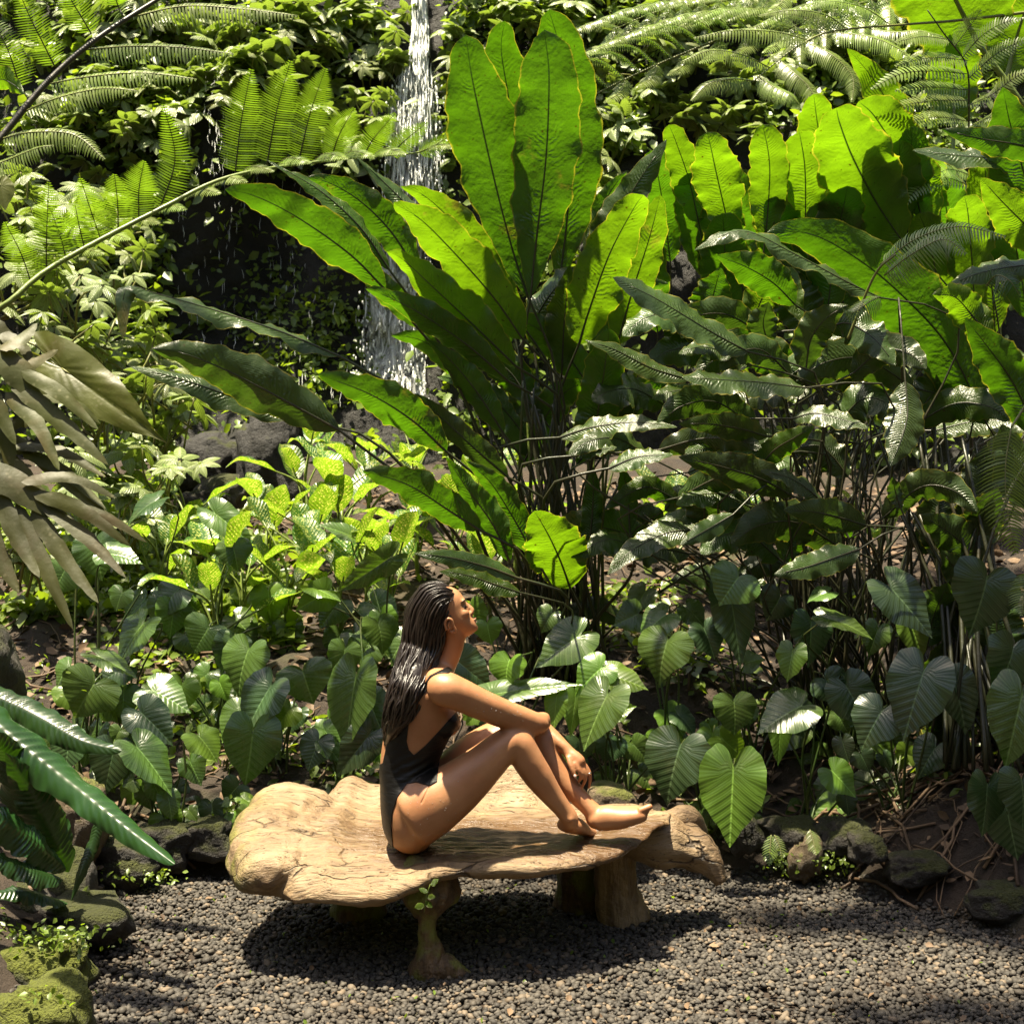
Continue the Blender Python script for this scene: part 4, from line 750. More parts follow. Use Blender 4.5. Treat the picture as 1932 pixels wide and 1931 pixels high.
# dark-stalked frond in the top left corner
f1 = thing('fern_frond', 'fern frond with thick dark stalk crossing the top left corner', 'fern', P(-60, 330, 5.2))
rachis(f1, [(-60, 330, 5.2), (0, 262, 5.25), (90, 155, 5.35), (180, 76, 5.45), (300, -2, 5.6), (380, -50, 5.7)], 0.014, 0.007, 'rachis_dark')
for pts, pl, n in [([(247, 33, 5.55), (350, 12, 5.5), (460, 18, 5.45), (560, 30, 5.4)], 34, 46), ([(160, 95, 5.45), (240, 88, 5.4), (340, 90, 5.35), (440, 102, 5.3)], 30, 42), ([(88, 160, 5.35), (170, 145, 5.3), (270, 138, 5.25), (370, 150, 5.2)], 30, 40),
                   ([(44, 212, 5.3), (110, 185, 5.25), (190, 168, 5.2), (262, 172, 5.15)], 30, 36), ([(0, 263, 5.25), (60, 250, 5.2), (140, 255, 5.15), (196, 300, 5.1)], 32, 34), ([(-30, 320, 5.2), (20, 300, 5.15), (70, 280, 5.1), (100, 275, 5.1)], 32, 26),
                   ([(172, 64, 5.45), (152, 30, 5.4), (134, 0, 5.35), (116, -40, 5.3)], 36, 24), ([(104, 128, 5.35), (80, 80, 5.3), (55, 30, 5.25), (30, -30, 5.2)], 38, 34), ([(38, 168, 5.3), (24, 120, 5.25), (8, 80, 5.2), (-20, 30, 5.2)], 38, 30), ([(232, 30, 5.5), (222, 10, 5.5), (210, -30, 5.4)], 34, 16)]:
    pinna(f1, pts, pl, n, k=-35 if pts[-1][0] > pts[0][0] else 20, rmat='rachis' if pts[-1][0] > pts[0][0] else 'rachis_dark', droop=0.45)
# big arching frond with upright pinnae
f2 = thing('fern_frond', 'long arching fern frond with upright combs crossing in front of the wet cliff', 'fern', P(-30, 600, 5.6))
rachis(f2, [(-30, 600, 5.6), (20, 568, 5.6), (100, 503, 5.7), (300, 396, 5.9), (440, 332, 6.1), (640, 301, 6.4), (790, 288, 6.6), (846, 258, 6.7)], 0.013, 0.003, 'stalk_lime')
up = [((300, 397), (330, 300), (308, 198), 34, 40), ((443, 330), (455, 230), (474, 132), 42, 44), ((503, 312), (522, 210), (548, 116), 42, 44), ((563, 306), (585, 215), (614, 130), 40, 44), ((624, 302), (640, 255), (668, 205), 34, 34), ((684, 298), (705, 262), (745, 215), 28, 30), ((735, 294), (765, 265), (806, 232), 24, 28),
      ((262, 417), (262, 360), (272, 305), 36, 30), ((223, 437), (222, 385), (216, 330), 36, 30), ((190, 452), (172, 400), (152, 338), 38, 32), ((160, 470), (150, 430), (142, 388), 34, 24), ((125, 490), (112, 440), (96, 398), 34, 26), ((87, 517), (88, 440), (92, 345), 36, 36), ((60, 538), (40, 480), (10, 420), 36, 32)]
for i, (a, b, c, pl, n) in enumerate(up):
    Y = 5.75 + 0.9 * (a[0] / 740.0); pinna(f2, [(*a, Y), (*b, Y - 0.06), (*c, Y - 0.2)], pl, n, k=28, rmat='rachis_dark', droop=0.18, sweep=0.12)
for i, (u, v) in enumerate([(285, 402), (350, 372), (400, 350), (450, 330), (520, 314), (590, 306), (640, 302), (700, 297), (235, 428), (180, 458), (130, 486), (790, 286)]):   # forward row, foreshortened
    Y = 5.75 + 0.9 * (u / 740.0); pinna(f2, [(u, v, Y), (u + 26, v - 16, Y - 0.12), (u + 66, v - 6, Y - 0.26)], 22, 26, k=-40, droop=0.2)
pinna(f2, [(790, 288, 6.6), (820, 275, 6.55), (848, 256, 6.5)], 22, 22, k=20)
# fronds of the top right, in full sun
f3 = thing('fern_frond', 'sunlit fern frond arching left below the top right corner', 'fern', P(2050, 10, 7.8))
rachis(f3, [(2050, 10, 7.8), (1920, 26, 7.6), (1800, 40, 7.4), (1720, 46, 7.3), (1570, 60, 7.1), (1500, 92, 7.0), (1450, 130, 6.95), (1420, 156, 6.9)], 0.010, 0.003, 'rachis')
for a in [[(1530, 78, 7.05), (1470, 62, 6.95), (1390, 58, 6.85), (1310, 72, 6.8)], [(1452, 128, 6.95), (1400, 104, 6.85), (1340, 96, 6.75), (1285, 118, 6.7)], [(1421, 153, 6.9), (1380, 150, 6.85), (1335, 160, 6.8), (1305, 190, 6.75)], [(1468, 112, 6.95), (1500, 140, 6.85), (1530, 170, 6.8), (1548, 216, 6.75)],
          [(1520, 80, 7.0), (1570, 105, 6.9), (1608, 145, 6.85), (1608, 192, 6.8)], [(1570, 62, 7.1), (1640, 70, 7.0), (1690, 90, 6.95), (1730, 120, 6.9)], [(1640, 55, 7.2), (1690, 62, 7.1), (1740, 60, 7.05), (1790, 80, 7.0)], [(1600, 58, 7.15), (1560, 30, 7.1), (1500, 20, 7.05), (1430, 30, 7.0)],
          [(1430, 145, 6.9), (1460, 165, 6.85), (1490, 180, 6.8), (1510, 200, 6.8)], [(1680, 48, 7.25), (1640, 20, 7.2), (1590, 5, 7.1), (1520, 0, 7.1)]]:
    pinna(f3, a, 26, 40, k=-40, droop=0.4)
f4 = thing('fern_frond', 'white-shining fern frond lying across the cliff right of the tall leaves', 'fern', P(1520, 55, 8.6))
rachis(f4, [(1560, 62, 8.6), (1470, 55, 8.5), (1380, 68, 8.4), (1270, 110, 8.3), (1180, 150, 8.2), (1120, 180, 8.1)], 0.012, 0.003, 'rachis')
for i in range(13):
    u = 1150 + 30 * i; v = np.interp(u, [1120, 1180, 1270, 1380, 1470, 1560], [180, 150, 110, 68, 55, 62]); Y = 8.15 + (u - 1120) * 0.001
    pinna(f4, [(u, v, Y), (u - 40, v - 34, Y - 0.1), (u - 90, v - 40, Y - 0.2), (u - 140, v - 18, Y - 0.3)], 22, 34, k=-55, droop=0.3)
    if i % 2: pinna(f4, [(u, v, Y), (u - 10, v + 24, Y - 0.15), (u - 40, v + 44, Y - 0.3)], 20, 22, k=-50, droop=0.3)
f5 = thing('fern_frond', 'pale sunlit fern frond along the top edge right of the waterfall', 'fern', P(1500, -20, 8.8))
rachis(f5, [(1500, -20, 8.8), (1380, 0, 8.7), (1250, 20, 8.6), (1150, 60, 8.5)], 0.010, 0.003, 'rachis')
for i in range(11):
    u = 1170 + 32 * i; v = np.interp(u, [1150, 1250, 1380, 1500], [60, 20, 0, -20])
    pinna(f5, [(u, v, 8.6), (u - 40, v - 10, 8.5), (u - 90, v + 8, 8.4)], 24, 28, k=-55, droop=0.3); pinna(f5, [(u, v, 8.6), (u - 20, v + 28, 8.45), (u - 55, v + 50, 8.3)], 22, 24, k=-50, droop=0.3)
f5b = thing('fern_frond', 'pale fern frond hanging between top edge and banana leaf', 'fern', P(1700, -30, 8.4))
rachis(f5b, [(1720, -40, 8.4), (1650, 0, 8.3), (1560, 20, 8.2), (1480, 60, 8.1)], 0.010, 0.003, 'rachis')
for i in range(9):
    u = 1500 + 24 * i; v = np.interp(u, [1480, 1560, 1650, 1720], [60, 20, 0, -40])
    pinna(f5b, [(u, v, 8.2), (u - 40, v - 10, 8.1), (u - 90, v + 8, 8.0)], 24, 28, k=-55, droop=0.3); pinna(f5b, [(u, v, 8.2), (u + 10, v + 30, 8.05), (u + 10, v + 70, 7.95)], 22, 26, k=-40, droop=0.3)
# feathery legume-like shrub, right
fb = thing('feathery_shrub', 'feathery lime shrub with fine paired leaflets at the right below the banana leaf', 'shrub', Gpt(1830, 7.0))
C = catmull([Gpt(1835, 7.0), P(1830, 500, 6.8), P(1828, 230, 6.6), P(1824, 127, 6.5), P(1785, 70, 6.45), P(1750, 20, 6.4)], 40)
v, f = tube(C, np.linspace(0.011, 0.003, 40), 6); part('stem', fb, v, f, M['rachis_dark'])
for a in [[(1824, 140, 6.5), (1760, 135, 6.4), (1700, 140, 6.35), (1645, 168, 6.3)], [(1826, 190, 6.55), (1770, 190, 6.45), (1720, 196, 6.4), (1675, 205, 6.35)], [(1826, 150, 6.5), (1870, 110, 6.4), (1910, 85, 6.35), (1950, 70, 6.3)], [(1827, 200, 6.55), (1870, 180, 6.45), (1910, 150, 6.4), (1950, 130, 6.35)],
          [(1826, 115, 6.5), (1780, 110, 6.4), (1740, 112, 6.35), (1690, 125, 6.3)], [(1828, 230, 6.6), (1780, 222, 6.5), (1740, 225, 6.45), (1700, 235, 6.4)], [(1828, 240, 6.6), (1860, 225, 6.5), (1900, 215, 6.45)], [(1815, 110, 6.5), (1850, 70, 6.4), (1890, 45, 6.35), (1930, 35, 6.3)],
          [(1790, 75, 6.45), (1740, 70, 6.35), (1690, 80, 6.3)], [(1800, 90, 6.45), (1830, 50, 6.4), (1850, 20, 6.35)], [(1828, 350, 6.7), (1780, 335, 6.6), (1740, 350, 6.5), (1700, 390, 6.4)], [(1830, 330, 6.7), (1790, 320, 6.6), (1760, 335, 6.5)], [(1826, 170, 6.5), (1750, 165, 6.4), (1690, 172, 6.35)]]:
    pinna(fb, a, 24, 26, k=-30, droop=0.1, wfac=0.25, rmat='rachis_dark', sweep=0.35, rad=0.002)
# shaded ferns at the right
f6 = thing('fern_frond', 'fern frond with silvery comb leaflets over the dark right leaves', 'fern', P(1640, 560, 5.3))
rachis(f6, [(1600, 640, 5.4), (1650, 520, 5.3), (1690, 480, 5.25)], 0.006, 0.004, 'rachis')
pinna(f6, [(1660, 500, 5.3), (1730, 450, 5.22), (1810, 428, 5.15), (1896, 446, 5.1)], 42, 40, k=-40, mat='fern', droop=0.3)
pinna(f6, [(1668, 520, 5.25), (1720, 480, 5.15), (1780, 452, 5.1), (1822, 478, 5.05)], 44, 34, k=-35, mat='fern', droop=0.4)
pinna(f6, [(1860, 540, 5.2), (1880, 520, 5.15), (1905, 530, 5.1), (1925, 560, 5.1)], 40, 20, k=-30, mat='fern_dark', droop=0.5)
pinna(f6, [(1660, 560, 5.3), (1640, 570, 5.25), (1610, 590, 5.2), (1592, 584, 5.15)], 26, 22, k=-30, mat='fern', droop=0.5)
f7 = thing('fern_frond', 'dark fern frond hanging down at the right edge in front of black stalks', 'fern', P(1930, 760, 5.0))
rachis(f7, [(1950, 740, 5.0), (1925, 780, 5.0), (1908, 806, 4.98)], 0.005, 0.004, 'rachis')
pinna(f7, [(1908, 806, 4.98), (1897, 880, 4.95), (1900, 960, 4.92), (1916, 1042, 4.9)], 52, 36, k=-10, mat='fern', droop=0.3, wfac=0.08)
pinna(f7, [(1940, 1080, 4.95), (1932, 1120, 4.93), (1928, 1160, 4.9)], 30, 18, k=-10, mat='fern', droop=0.3)
# little ferns on the gravel rim
for (u, v, Y, dx, dy, lb) in [(1528, 1565, 5.14, 12, 46, 'small bright fern leaf hanging on the bank right of the bench'), (1455, 1575, 5.18, -4, 56, 'small pair of fern leaves on the mossy stone beside the bench end'), (150, 1690, 4.72, 20, -8, 'small pale fern leaf on the dark rock under the glossy leaves'), (515, 1645, 5.3, 30, 10, 'tiny fern sprig at the gravel rim by the leaf tip')]:
    t = thing('small_fern', lb, 'fern', P(u, v, Y)); pinna(t, [(u, v, Y), (u + dx * 0.5, v + dy * 0.45, Y - 0.03), (u + dx, v + dy, Y - 0.06)], 17, 12, k=-25, wfac=0.3, droop=0.1, sweep=0.5)
    if 'pair' in lb: pinna(t, [(u + 6, v, Y), (u + 16, v + 22, Y - 0.03), (u + 20, v + 42, Y - 0.05)], 14, 10, k=-25, wfac=0.3, droop=0.1, sweep=0.5)

# ---------------------------------------------------------------- split-leaf climber, left foreground
sb = P(-60, 1250, 4.3); spl = thing('split_leaf_climber', 'dusty olive brown split-leaf climber hanging into the left foreground', 'plant', sb)
def fingers(root, spine, fl, Y, hw, k=-35, mat='dusty'):
    """one deeply cut leaf: a spine blade with long strap lobes"""
    L = [blade([(*q[:2], Y) for q in spine], hw * 1.0, k=k, fold=0.12, wave=0.05, nt=16, nw=6, prof=(0.7, 0.5))[:3]]
    for (a, b, c, h, dy) in fl: L.append(blade([(*a, Y), (*b, Y + dy * 0.5), (*c, Y + dy)], h * 0.86, k=k + random.uniform(-14, 14), fold=0.10, wave=0.09, nt=18, nw=6, prof=(0.55, 0.5), nf=1.5, twist=random.uniform(-0.5, 0.5))[:3])
    V, Fq, uv = merge(L); return part('leaf', root, V, Fq, M[mat], uv)
fingers(spl, [(-60, 640), (20, 690), (60, 730), (90, 770)], [((40, 700), (110, 740), (185, 810), 17, -0.06), ((20, 720), (120, 800), (205, 878), 20, -0.08), ((10, 740), (70, 800), (112, 888), 18, -0.1), ((-10, 690), (50, 690), (110, 660), 18, 0.05), ((60, 740), (140, 760), (190, 800), 14, 0.04), ((-40, 700), (0, 780), (30, 840), 20, -0.05), ((0, 660), (40, 640), (70, 610), 18, 0.08), ((-20, 760), (10, 820), (20, 900), 22, -0.04)], 4.05, 30)
fingers(spl, [(-70, 880), (0, 900), (60, 935), (110, 975)], [((60, 930), (150, 960), (246, 1030), 17, -0.05), ((80, 950), (170, 1020), (238, 1090), 17, -0.08), ((60, 960), (120, 1050), (186, 1138), 19, -0.1), ((30, 950), (80, 1060), (138, 1188), 18, -0.12), ((0, 930), (30, 1010), (75, 1090), 20, -0.1), ((-40, 920), (-10, 1030), (36, 1120), 24, -0.08), ((40, 910), (130, 900), (220, 940), 15, 0.03), ((90, 950), (190, 970), (278, 1024), 13, 0.02), ((-40, 960), (-30, 1080), (10, 1125), 22, -0.05)], 3.9, 32)
fingers(spl, [(-60, 800), (0, 830), (70, 850)], [((20, 840), (110, 850), (200, 900), 15, -0.05), ((40, 850), (120, 890), (200, 960), 15, -0.08), ((0, 850), (50, 900), (90, 950), 18, -0.1), ((-20, 830), (30, 800), (100, 790), 14, 0.02), ((60, 860), (150, 930), (230, 1000), 13, -0.1), ((-40, 860), (-10, 910), (20, 960), 22, -0.05)], 4.1, 26)
fingers(spl, [(-60, 590), (-10, 620), (30, 660)], [((0, 630), (40, 650), (60, 690), 16, -0.05), ((-20, 640), (10, 690), (24, 720), 18, -0.08)], 4.15, 22)
v, f = tube(catmull([sb, P(-50, 1000, 4.2), P(-70, 760, 4.2), P(-60, 600, 4.2)], 20), 0.02, 7); part('stem', spl, v, f, M['root'])
ol = thing('arrowhead_climber', 'large yellow olive arrowhead leaf hanging at the left above the split leaves', 'plant', P(-30, 900, 4.9))
heart_leaf(ol, (118, 696), (293, 820), 4.7, 54, k=-32, mat='olive', dY=-0.12, base=P(20, 640, 4.8), smat='vine')
heart_leaf(ol, (0, 350), (10, 392), 4.9, 26, k=-40, mat='olive', base=P(-40, 420, 4.95), smat='vine')
yl = thing('yellow_leaf_twig', 'single backlit yellow leaf at the upper left edge', 'plant', P(-40, 160, 5.1)); big_leaf(yl, [(-40, 160, 5.1), (0, 150, 5.05), (25, 160, 5.0), (46, 178, 4.95)], 24, mat='big_lime', k=30, wave=0.12, base=P(-90, 170, 5.2), srad=0.003)

# ---------------------------------------------------------------- glossy nest fern, bottom left
nb = Gpt(100, 4.95); nest = thing('nest_fern', 'dark glossy nest fern with long rippled leaves at the lower left', 'plant', nb)
def NL(pts, hw, **kw): return big_leaf(nest, pts, hw, mat='nest', pleat=0.085, nt=150, nw=14, **kw)
NL([(-60, 1290, 4.7), (60, 1345, 4.62), (150, 1395, 4.55), (230, 1416, 4.5)], 34, k=-40, fold=0.5, wave=0.06, prof=(0.6, 0.5))
NL([(-80, 1300, 4.5), (30, 1395, 4.42), (150, 1490, 4.35), (250, 1570, 4.28), (330, 1630, 4.22)], 46, k=-52, fold=0.55, wave=0.07, prof=(0.5, 0.5))
NL([(130, 1645, 4.55), (90, 1560, 4.45), (50, 1480, 4.38), (10, 1420, 4.3)], 44, k=-40, fold=0.5, wave=0.12)
NL([(125, 1640, 4.45), (70, 1590, 4.36), (10, 1545, 4.28), (-60, 1510, 4.2)], 44, k=-50, fold=0.45, wave=0.12)
NL([(118, 1660, 4.4), (60, 1640, 4.32), (0, 1620, 4.25), (-60, 1610, 4.2)], 34, k=-55, fold=0.4, wave=0.08)
NL([(120, 1700, 4.6), (90, 1690, 4.5), (40, 1680, 4.42), (-40, 1690, 4.35)], 30, k=-60, fold=0.4, wave=0.08)
NL([(40, 1560, 4.5), (30, 1500, 4.45), (20, 1440, 4.4), (-20, 1380, 4.3)], 46, k=-25, fold=0.5, wave=0.14)
NL([(190, 1530, 4.7), (175, 1590, 4.66), (155, 1640, 4.62), (134, 1700, 4.6)], 14, k=-5, fold=0.6, wave=0.05)

# ---------------------------------------------------------------- palmate climbers on the cliff
def palmate(seed):
    r = np.random.default_rng(seed); L = []; n = r.integers(6, 9)
    for i in range(n):
        az = 2 * math.pi * i / n + r.uniform(-0.2, 0.2); ln = r.uniform(0.105, 0.15); d = np.array([math.cos(az), math.sin(az), 0]); el = r.uniform(-0.1, 0.35)
        st = d * 0.012
        C = np.array([st + d * ln * q * math.cos(0.3) + np.array([0, 0, ln * (el * q - (0.55 + 0.3 * r.random() * 0) * q * q)]) for q in np.linspace(0, 1, 8)])
        s = np.array([-d[1], d[0], 0]); t = np.linspace(0, 1, 8); w = ln * r.uniform(0.19, 0.25) * np.sin(np.pi * t ** 0.8) ** 0.7; w[0] = 0.002
        A = np.linspace(-1, 1, 5); V = C[:, None] + (w[:, None] * A)[..., None] * s + np.array([0, 0, -1]) * (w[:, None] * np.abs(A) * 0.45)[..., None]
        L.append((V.reshape(-1, 3), grid_faces(8, 5), np.stack(np.broadcast_arrays(A[None] * 0.5 + 0.5, t[:, None]), -1).reshape(-1, 2)))
    return merge(L)
PALM = []
for q in range(7):
    V, Fq, uv = palmate(70 + q); PALM.append(mesh_np('leaf', V, Fq, M['palm'], uv))
def climber(u, v, n, spread, label, group, size=1.0, Yoff=None, out=0.12):
    b = cliff_pt(u, v, 0.0) if Yoff is None else P(u, v, Yoff); t = thing('palmate_climber', label, 'climber', b, group); S = []
    for i in range(n):
        du, dv = random.gauss(0, spread), random.gauss(0, spread * 0.8)
        e = (cliff_pt(u + du, v + dv, random.uniform(0.5, 2.2) * out + 0.05) if Yoff is None else P(u + du, v + dv, Yoff + random.uniform(-0.25, 0.25)))
        o = obj('leaf', PALM[random.randrange(7)], t); o.location = e - b
        s = size * random.uniform(0.7, 1.15); o.scale = (s, s, s); o.rotation_euler = (R(random.uniform(5, 50)), R(random.uniform(-25, 25)), random.uniform(0, 6.28))
        o.rotation_mode = 'ZYX' if False else 'XYZ'
        mid = (e + b) / 2 + np.array([random.uniform(-.05, .05), -0.04, -random.uniform(0.02, 0.14)])
        S.append(tube(catmull([b + np.array([random.uniform(-.1, .1), 0.02, -random.uniform(0.1, 0.3)]), mid, e - np.array([0, 0, 0.005])], 8), np.linspace(0.008, 0.004, 8) * size, 5)[:2])
    V, Fs, _ = merge(S); part('vine_stem', t, V, Fs, M['vine'])
left_pts = [(130, 40), (210, 60), (300, 50), (390, 40), (460, 70), (520, 40), (560, 100), (450, 130), (350, 150), (260, 150), (180, 150), (100, 210), (210, 230), (300, 240), (330, 190), (640, 90), (680, 40), (710, 150), (690, 220), (600, 190), (620, 40), (740, 40),
            (560, 180), (580, 250), (650, 280), (720, 100), (500, 150), (40, 90), (60, 300), (160, 330), (420, 100), (540, 10), (240, 0), (380, 0)]
ORD = ['first', 'second', 'third', 'fourth', 'fifth', 'sixth', 'seventh', 'eighth', 'ninth', 'tenth', 'eleventh', 'twelfth']
def row_label(pts, i, rows, what):
    v = pts[i][1]; k = next(q for q, (lim, _) in enumerate(rows) if v < lim); lo = rows[k - 1][0] if k else -999
    mates = sorted(p[0] for p in pts if lo <= p[1] < rows[k][0]); return '%s, %s from the left in the %s row' % (what, ORD[mates.index(pts[i][0])], rows[k][1])
for i, (u, v) in enumerate(left_pts):
    climber(u, v, random.randint(5, 8), 34, row_label(left_pts, i, [(45, 'top'), (120, 'second'), (170, 'third'), (999, 'lowest')], 'pale palmate climber left of the waterfall'), 'palmate climbers left of the waterfall', random.uniform(1.0, 1.35))
right_pts = [(1100, 40), (1150, 110), (1130, 190), (1170, 260), (1160, 330), (1220, 60), (1290, 90), (1240, 190), (1330, 220), (1420, 190), (1380, 120), (1120, 400), (880, 60), (930, 20), (1000, 30), (860, 140), (1470, 110), (1550, 60), (1650, 60), (1730, 100), (1210, 130), (1060, 20), (1300, 30), (1400, 20)]
for i, (u, v) in enumerate(right_pts):
    climber(u, v, random.randint(5, 8), 32, row_label(right_pts, i, [(55, 'top'), (115, 'second'), (195, 'third'), (999, 'lowest')], 'pale palmate climber right of the waterfall'), 'palmate climbers right of the waterfall', random.uniform(0.95, 1.3))
slope_pts = [(60, 430, 7.6), (158, 470, 7.8), (30, 520, 7.2), (230, 520, 8.0), (120, 560, 7.2), (200, 610, 7.4), (300, 640, 8.0), (260, 700, 7.6), (310, 800, 7.8), (214, 860, 7.4), (290, 900, 7.2), (180, 760, 7.0), (44, 370, 8.0), (134, 390, 8.3), (240, 420, 8.5), (90, 640, 6.8), (330, 720, 8.4), (140, 900, 6.6), (40, 1000, 6.4), (248, 960, 6.8)]
for i, (u, v, Y) in enumerate(slope_pts):
    climber(u, v, 8, 40, row_label(slope_pts, i, [(480, 'top'), (600, 'second'), (750, 'third'), (9999, 'lowest')], 'leafy palmate shrub on the left slope'), 'palmate shrubs on the left slope', 0.95, Yoff=Y)

# ---------------------------------------------------------------- uncountable greenery and litter
def scatter_leaves(name, pts, nrmls, size, mat, seed, label, cat, sz=0.5):
    r = np.random.default_rng(seed); n = len(pts); s = size * r.uniform(1 - sz, 1 + sz, n)
    d = nrm(r.normal(size=(n, 3)) * np.array([1, 0.7, 0.6]) + np.array([0, -0.5, -0.35])); nn = nrm(nrmls + r.normal(size=(n, 3)) * 0.55); nn = nrm(nn - d * np.sum(d * nn, 1)[:, None]); b = np.cross(d, nn)
    q = np.array([[0, 0, 0], [0.35, -0.3, 0.04], [0.35, 0.3, 0.04], [0.7, -0.22, 0.0], [0.7, 0.22, 0.0], [1.0, 0, -0.12], [0.35, 0, -0.03], [0.7, 0, -0.06]])
    V = pts[:, None] + s[:, None, None] * (q[None, :, 0:1] * d[:, None] + q[None, :, 1:2] * b[:, None] + q[None, :, 2:3] * nn[:, None])
    f = np.array([[0, 1, 6], [0, 6, 2], [1, 3, 7], [1, 7, 6], [6, 7, 4], [6, 4, 2], [3, 5, 7], [7, 5, 4]])
    Fa = (f[None] + (np.arange(n) * 8)[:, None, None]).reshape(-1, 3)
    tag(obj(name, mesh_np(name, V.reshape(-1, 3), Fa, mat, attr={'tone': np.repeat(r.random(n), 8)})), label, cat, None, 'stuff')
def cliff_cover():
    r = np.random.default_rng(77); pts = []
    while len(pts) < 15000:
        u, v = r.uniform(-60, 2000), r.uniform(-60, 880)
        dn = 0.9
        if 320 < u < 840 and v > 330: dn = 0.06
        elif 360 < u < 440 and v > 120: dn = 0.05
        elif 730 < u < 838: dn = 0.02
        elif 1230 < u < 1440 and v > 130: dn = 0.12
        elif v > 300 and u > 850: dn = 0.25
        elif u < 320 and v > 300: dn = 0.6
        n_ = wob(np.array([[u / 100, 0, v / 100]]), 1.0, 3)[0]
        if r.random() < dn * (0.55 + 0.6 * n_): pts.append(cliff_pt(u, v, r.uniform(0.0, 0.22)))
    pts = np.array(pts); scatter_leaves('cliff_creeper', pts, np.tile([0, -0.6, 0.8], (len(pts), 1)), 0.075, M['small'], 78, 'dense small-leaved creeper covering the cliff face', 'creeper')
    pts = np.array([cliff_pt(r.normal(560, 90), r.normal(640, 90), r.uniform(0.01, 0.06)) for _ in range(420)])
    cl = np.repeat(pts, 4, axis=0) + r.normal(0, 0.035, (len(pts) * 4, 3)); scatter_leaves('rock_weed', cl, np.tile([0, -0.8, 0.6], (len(cl), 1)), 0.05, M['small'], 80, 'little bright weeds dotted over the black wet rock', 'weeds')
cliff_cover()
def ground_cover():
    r = np.random.default_rng(79); P_ = []
    for _ in range(26000):
        u, Y = r.uniform(-60, 1000), r.uniform(6.4, 10.0); x = (u - U0) / F * Y
        n_ = wob(np.array([[x, Y, 0]]), 2.2, 6)[0]; lim = 0.3 if u < 560 else 0.75
        if n_ > lim - 0.25 and Y > 6.3 + (u > 560) * 1.2 - (u < 330) * 0.3: P_.append((x, Y))
        if len(P_) > 9000: break
    P_ = np.array(P_); z = gheight(P_[:, 0], P_[:, 1]) + r.uniform(0.0, 0.16, len(P_)) ** 1.3
    pts = np.stack([P_[:, 0], P_[:, 1], z], -1); scatter_leaves('ground_creeper', pts, np.tile([0, -0.3, 0.95], (len(pts), 1)), 0.07, M['small'], 81, 'low bright creeping plants covering the slope below the cliff', 'ground cover')
    pts = []
    for (u, v, Y, ru, rv, n) in [(100, 1770, 4.25, 70, 26, 260), (30, 1800, 4.35, 30, 14, 60), (255, 1650, 5.12, 70, 14, 160), (450, 1525, 5.4, 40, 16, 70), (1560, 1625, 5.2, 50, 18, 90), (1470, 1620, 5.2, 26, 20, 60), (90, 1880, 3.85, 50, 20, 40), (1500, 1640, 5.25, 60, 8, 40), (60, 1300, 5.3, 60, 60, 80)]:
        for _ in range(n): pts.append(P(u + r.normal(0, ru * 0.6), v + r.normal(0, rv * 0.6), Y + r.normal(0, 0.04)))
    pts = np.array(pts); pts[:, 2] = np.maximum(pts[:, 2], gheight(pts[:, 0], pts[:, 1]) + 0.01)
    scatter_leaves('rim_seedlings', pts, np.tile([0, -0.3, 0.95], (len(pts), 1)), 0.017, M['small'], 82, 'tiny round-leaved seedlings on the mossy rim of the gravel', 'seedlings')
ground_cover()
def bank_seedlings():
    r = np.random.default_rng(83); P_ = []
    while len(P_) < 2600:
        x, y = r.uniform(-2.2, 2.0), r.uniform(5.25, 7.2)
        if wob(np.array([[x, y, 0]]), 2.6, 8)[0] > 0.05 + 0.4 * r.random() and G(x, y) > 0.06: P_.append((x, y))
    P_ = np.array(P_); pts = np.stack([P_[:, 0], P_[:, 1], gheight(P_[:, 0], P_[:, 1]) + r.uniform(0.005, 0.10, len(P_)) ** 1.2], -1)
    scatter_leaves('bank_seedlings', pts, np.tile([0, -0.3, 0.95], (len(pts), 1)), 0.045, M['small'], 84, 'low green seedlings growing between the heart-leaved plants', 'seedlings')
bank_seedlings()
def litter_mat():
    m = N('dead_leaf'); at = m.n('Attribute', attribute_name='tone').outputs['Fac']; pos = m.n('TexCoord').outputs['Object']
    c = m.mix(at, (0.045, 0.026, 0.013), (0.17, 0.105, 0.055)); c = m.mix(m.ramp(m.noise(14, pos, 4), 0.5, 0.7), c, (0.07, 0.04, 0.02))
    return m.done(m.prin(c, 0.7, m.bump(m.noise(70, pos, 3), 0.5, 0.005)))
M['litter'] = litter_mat()
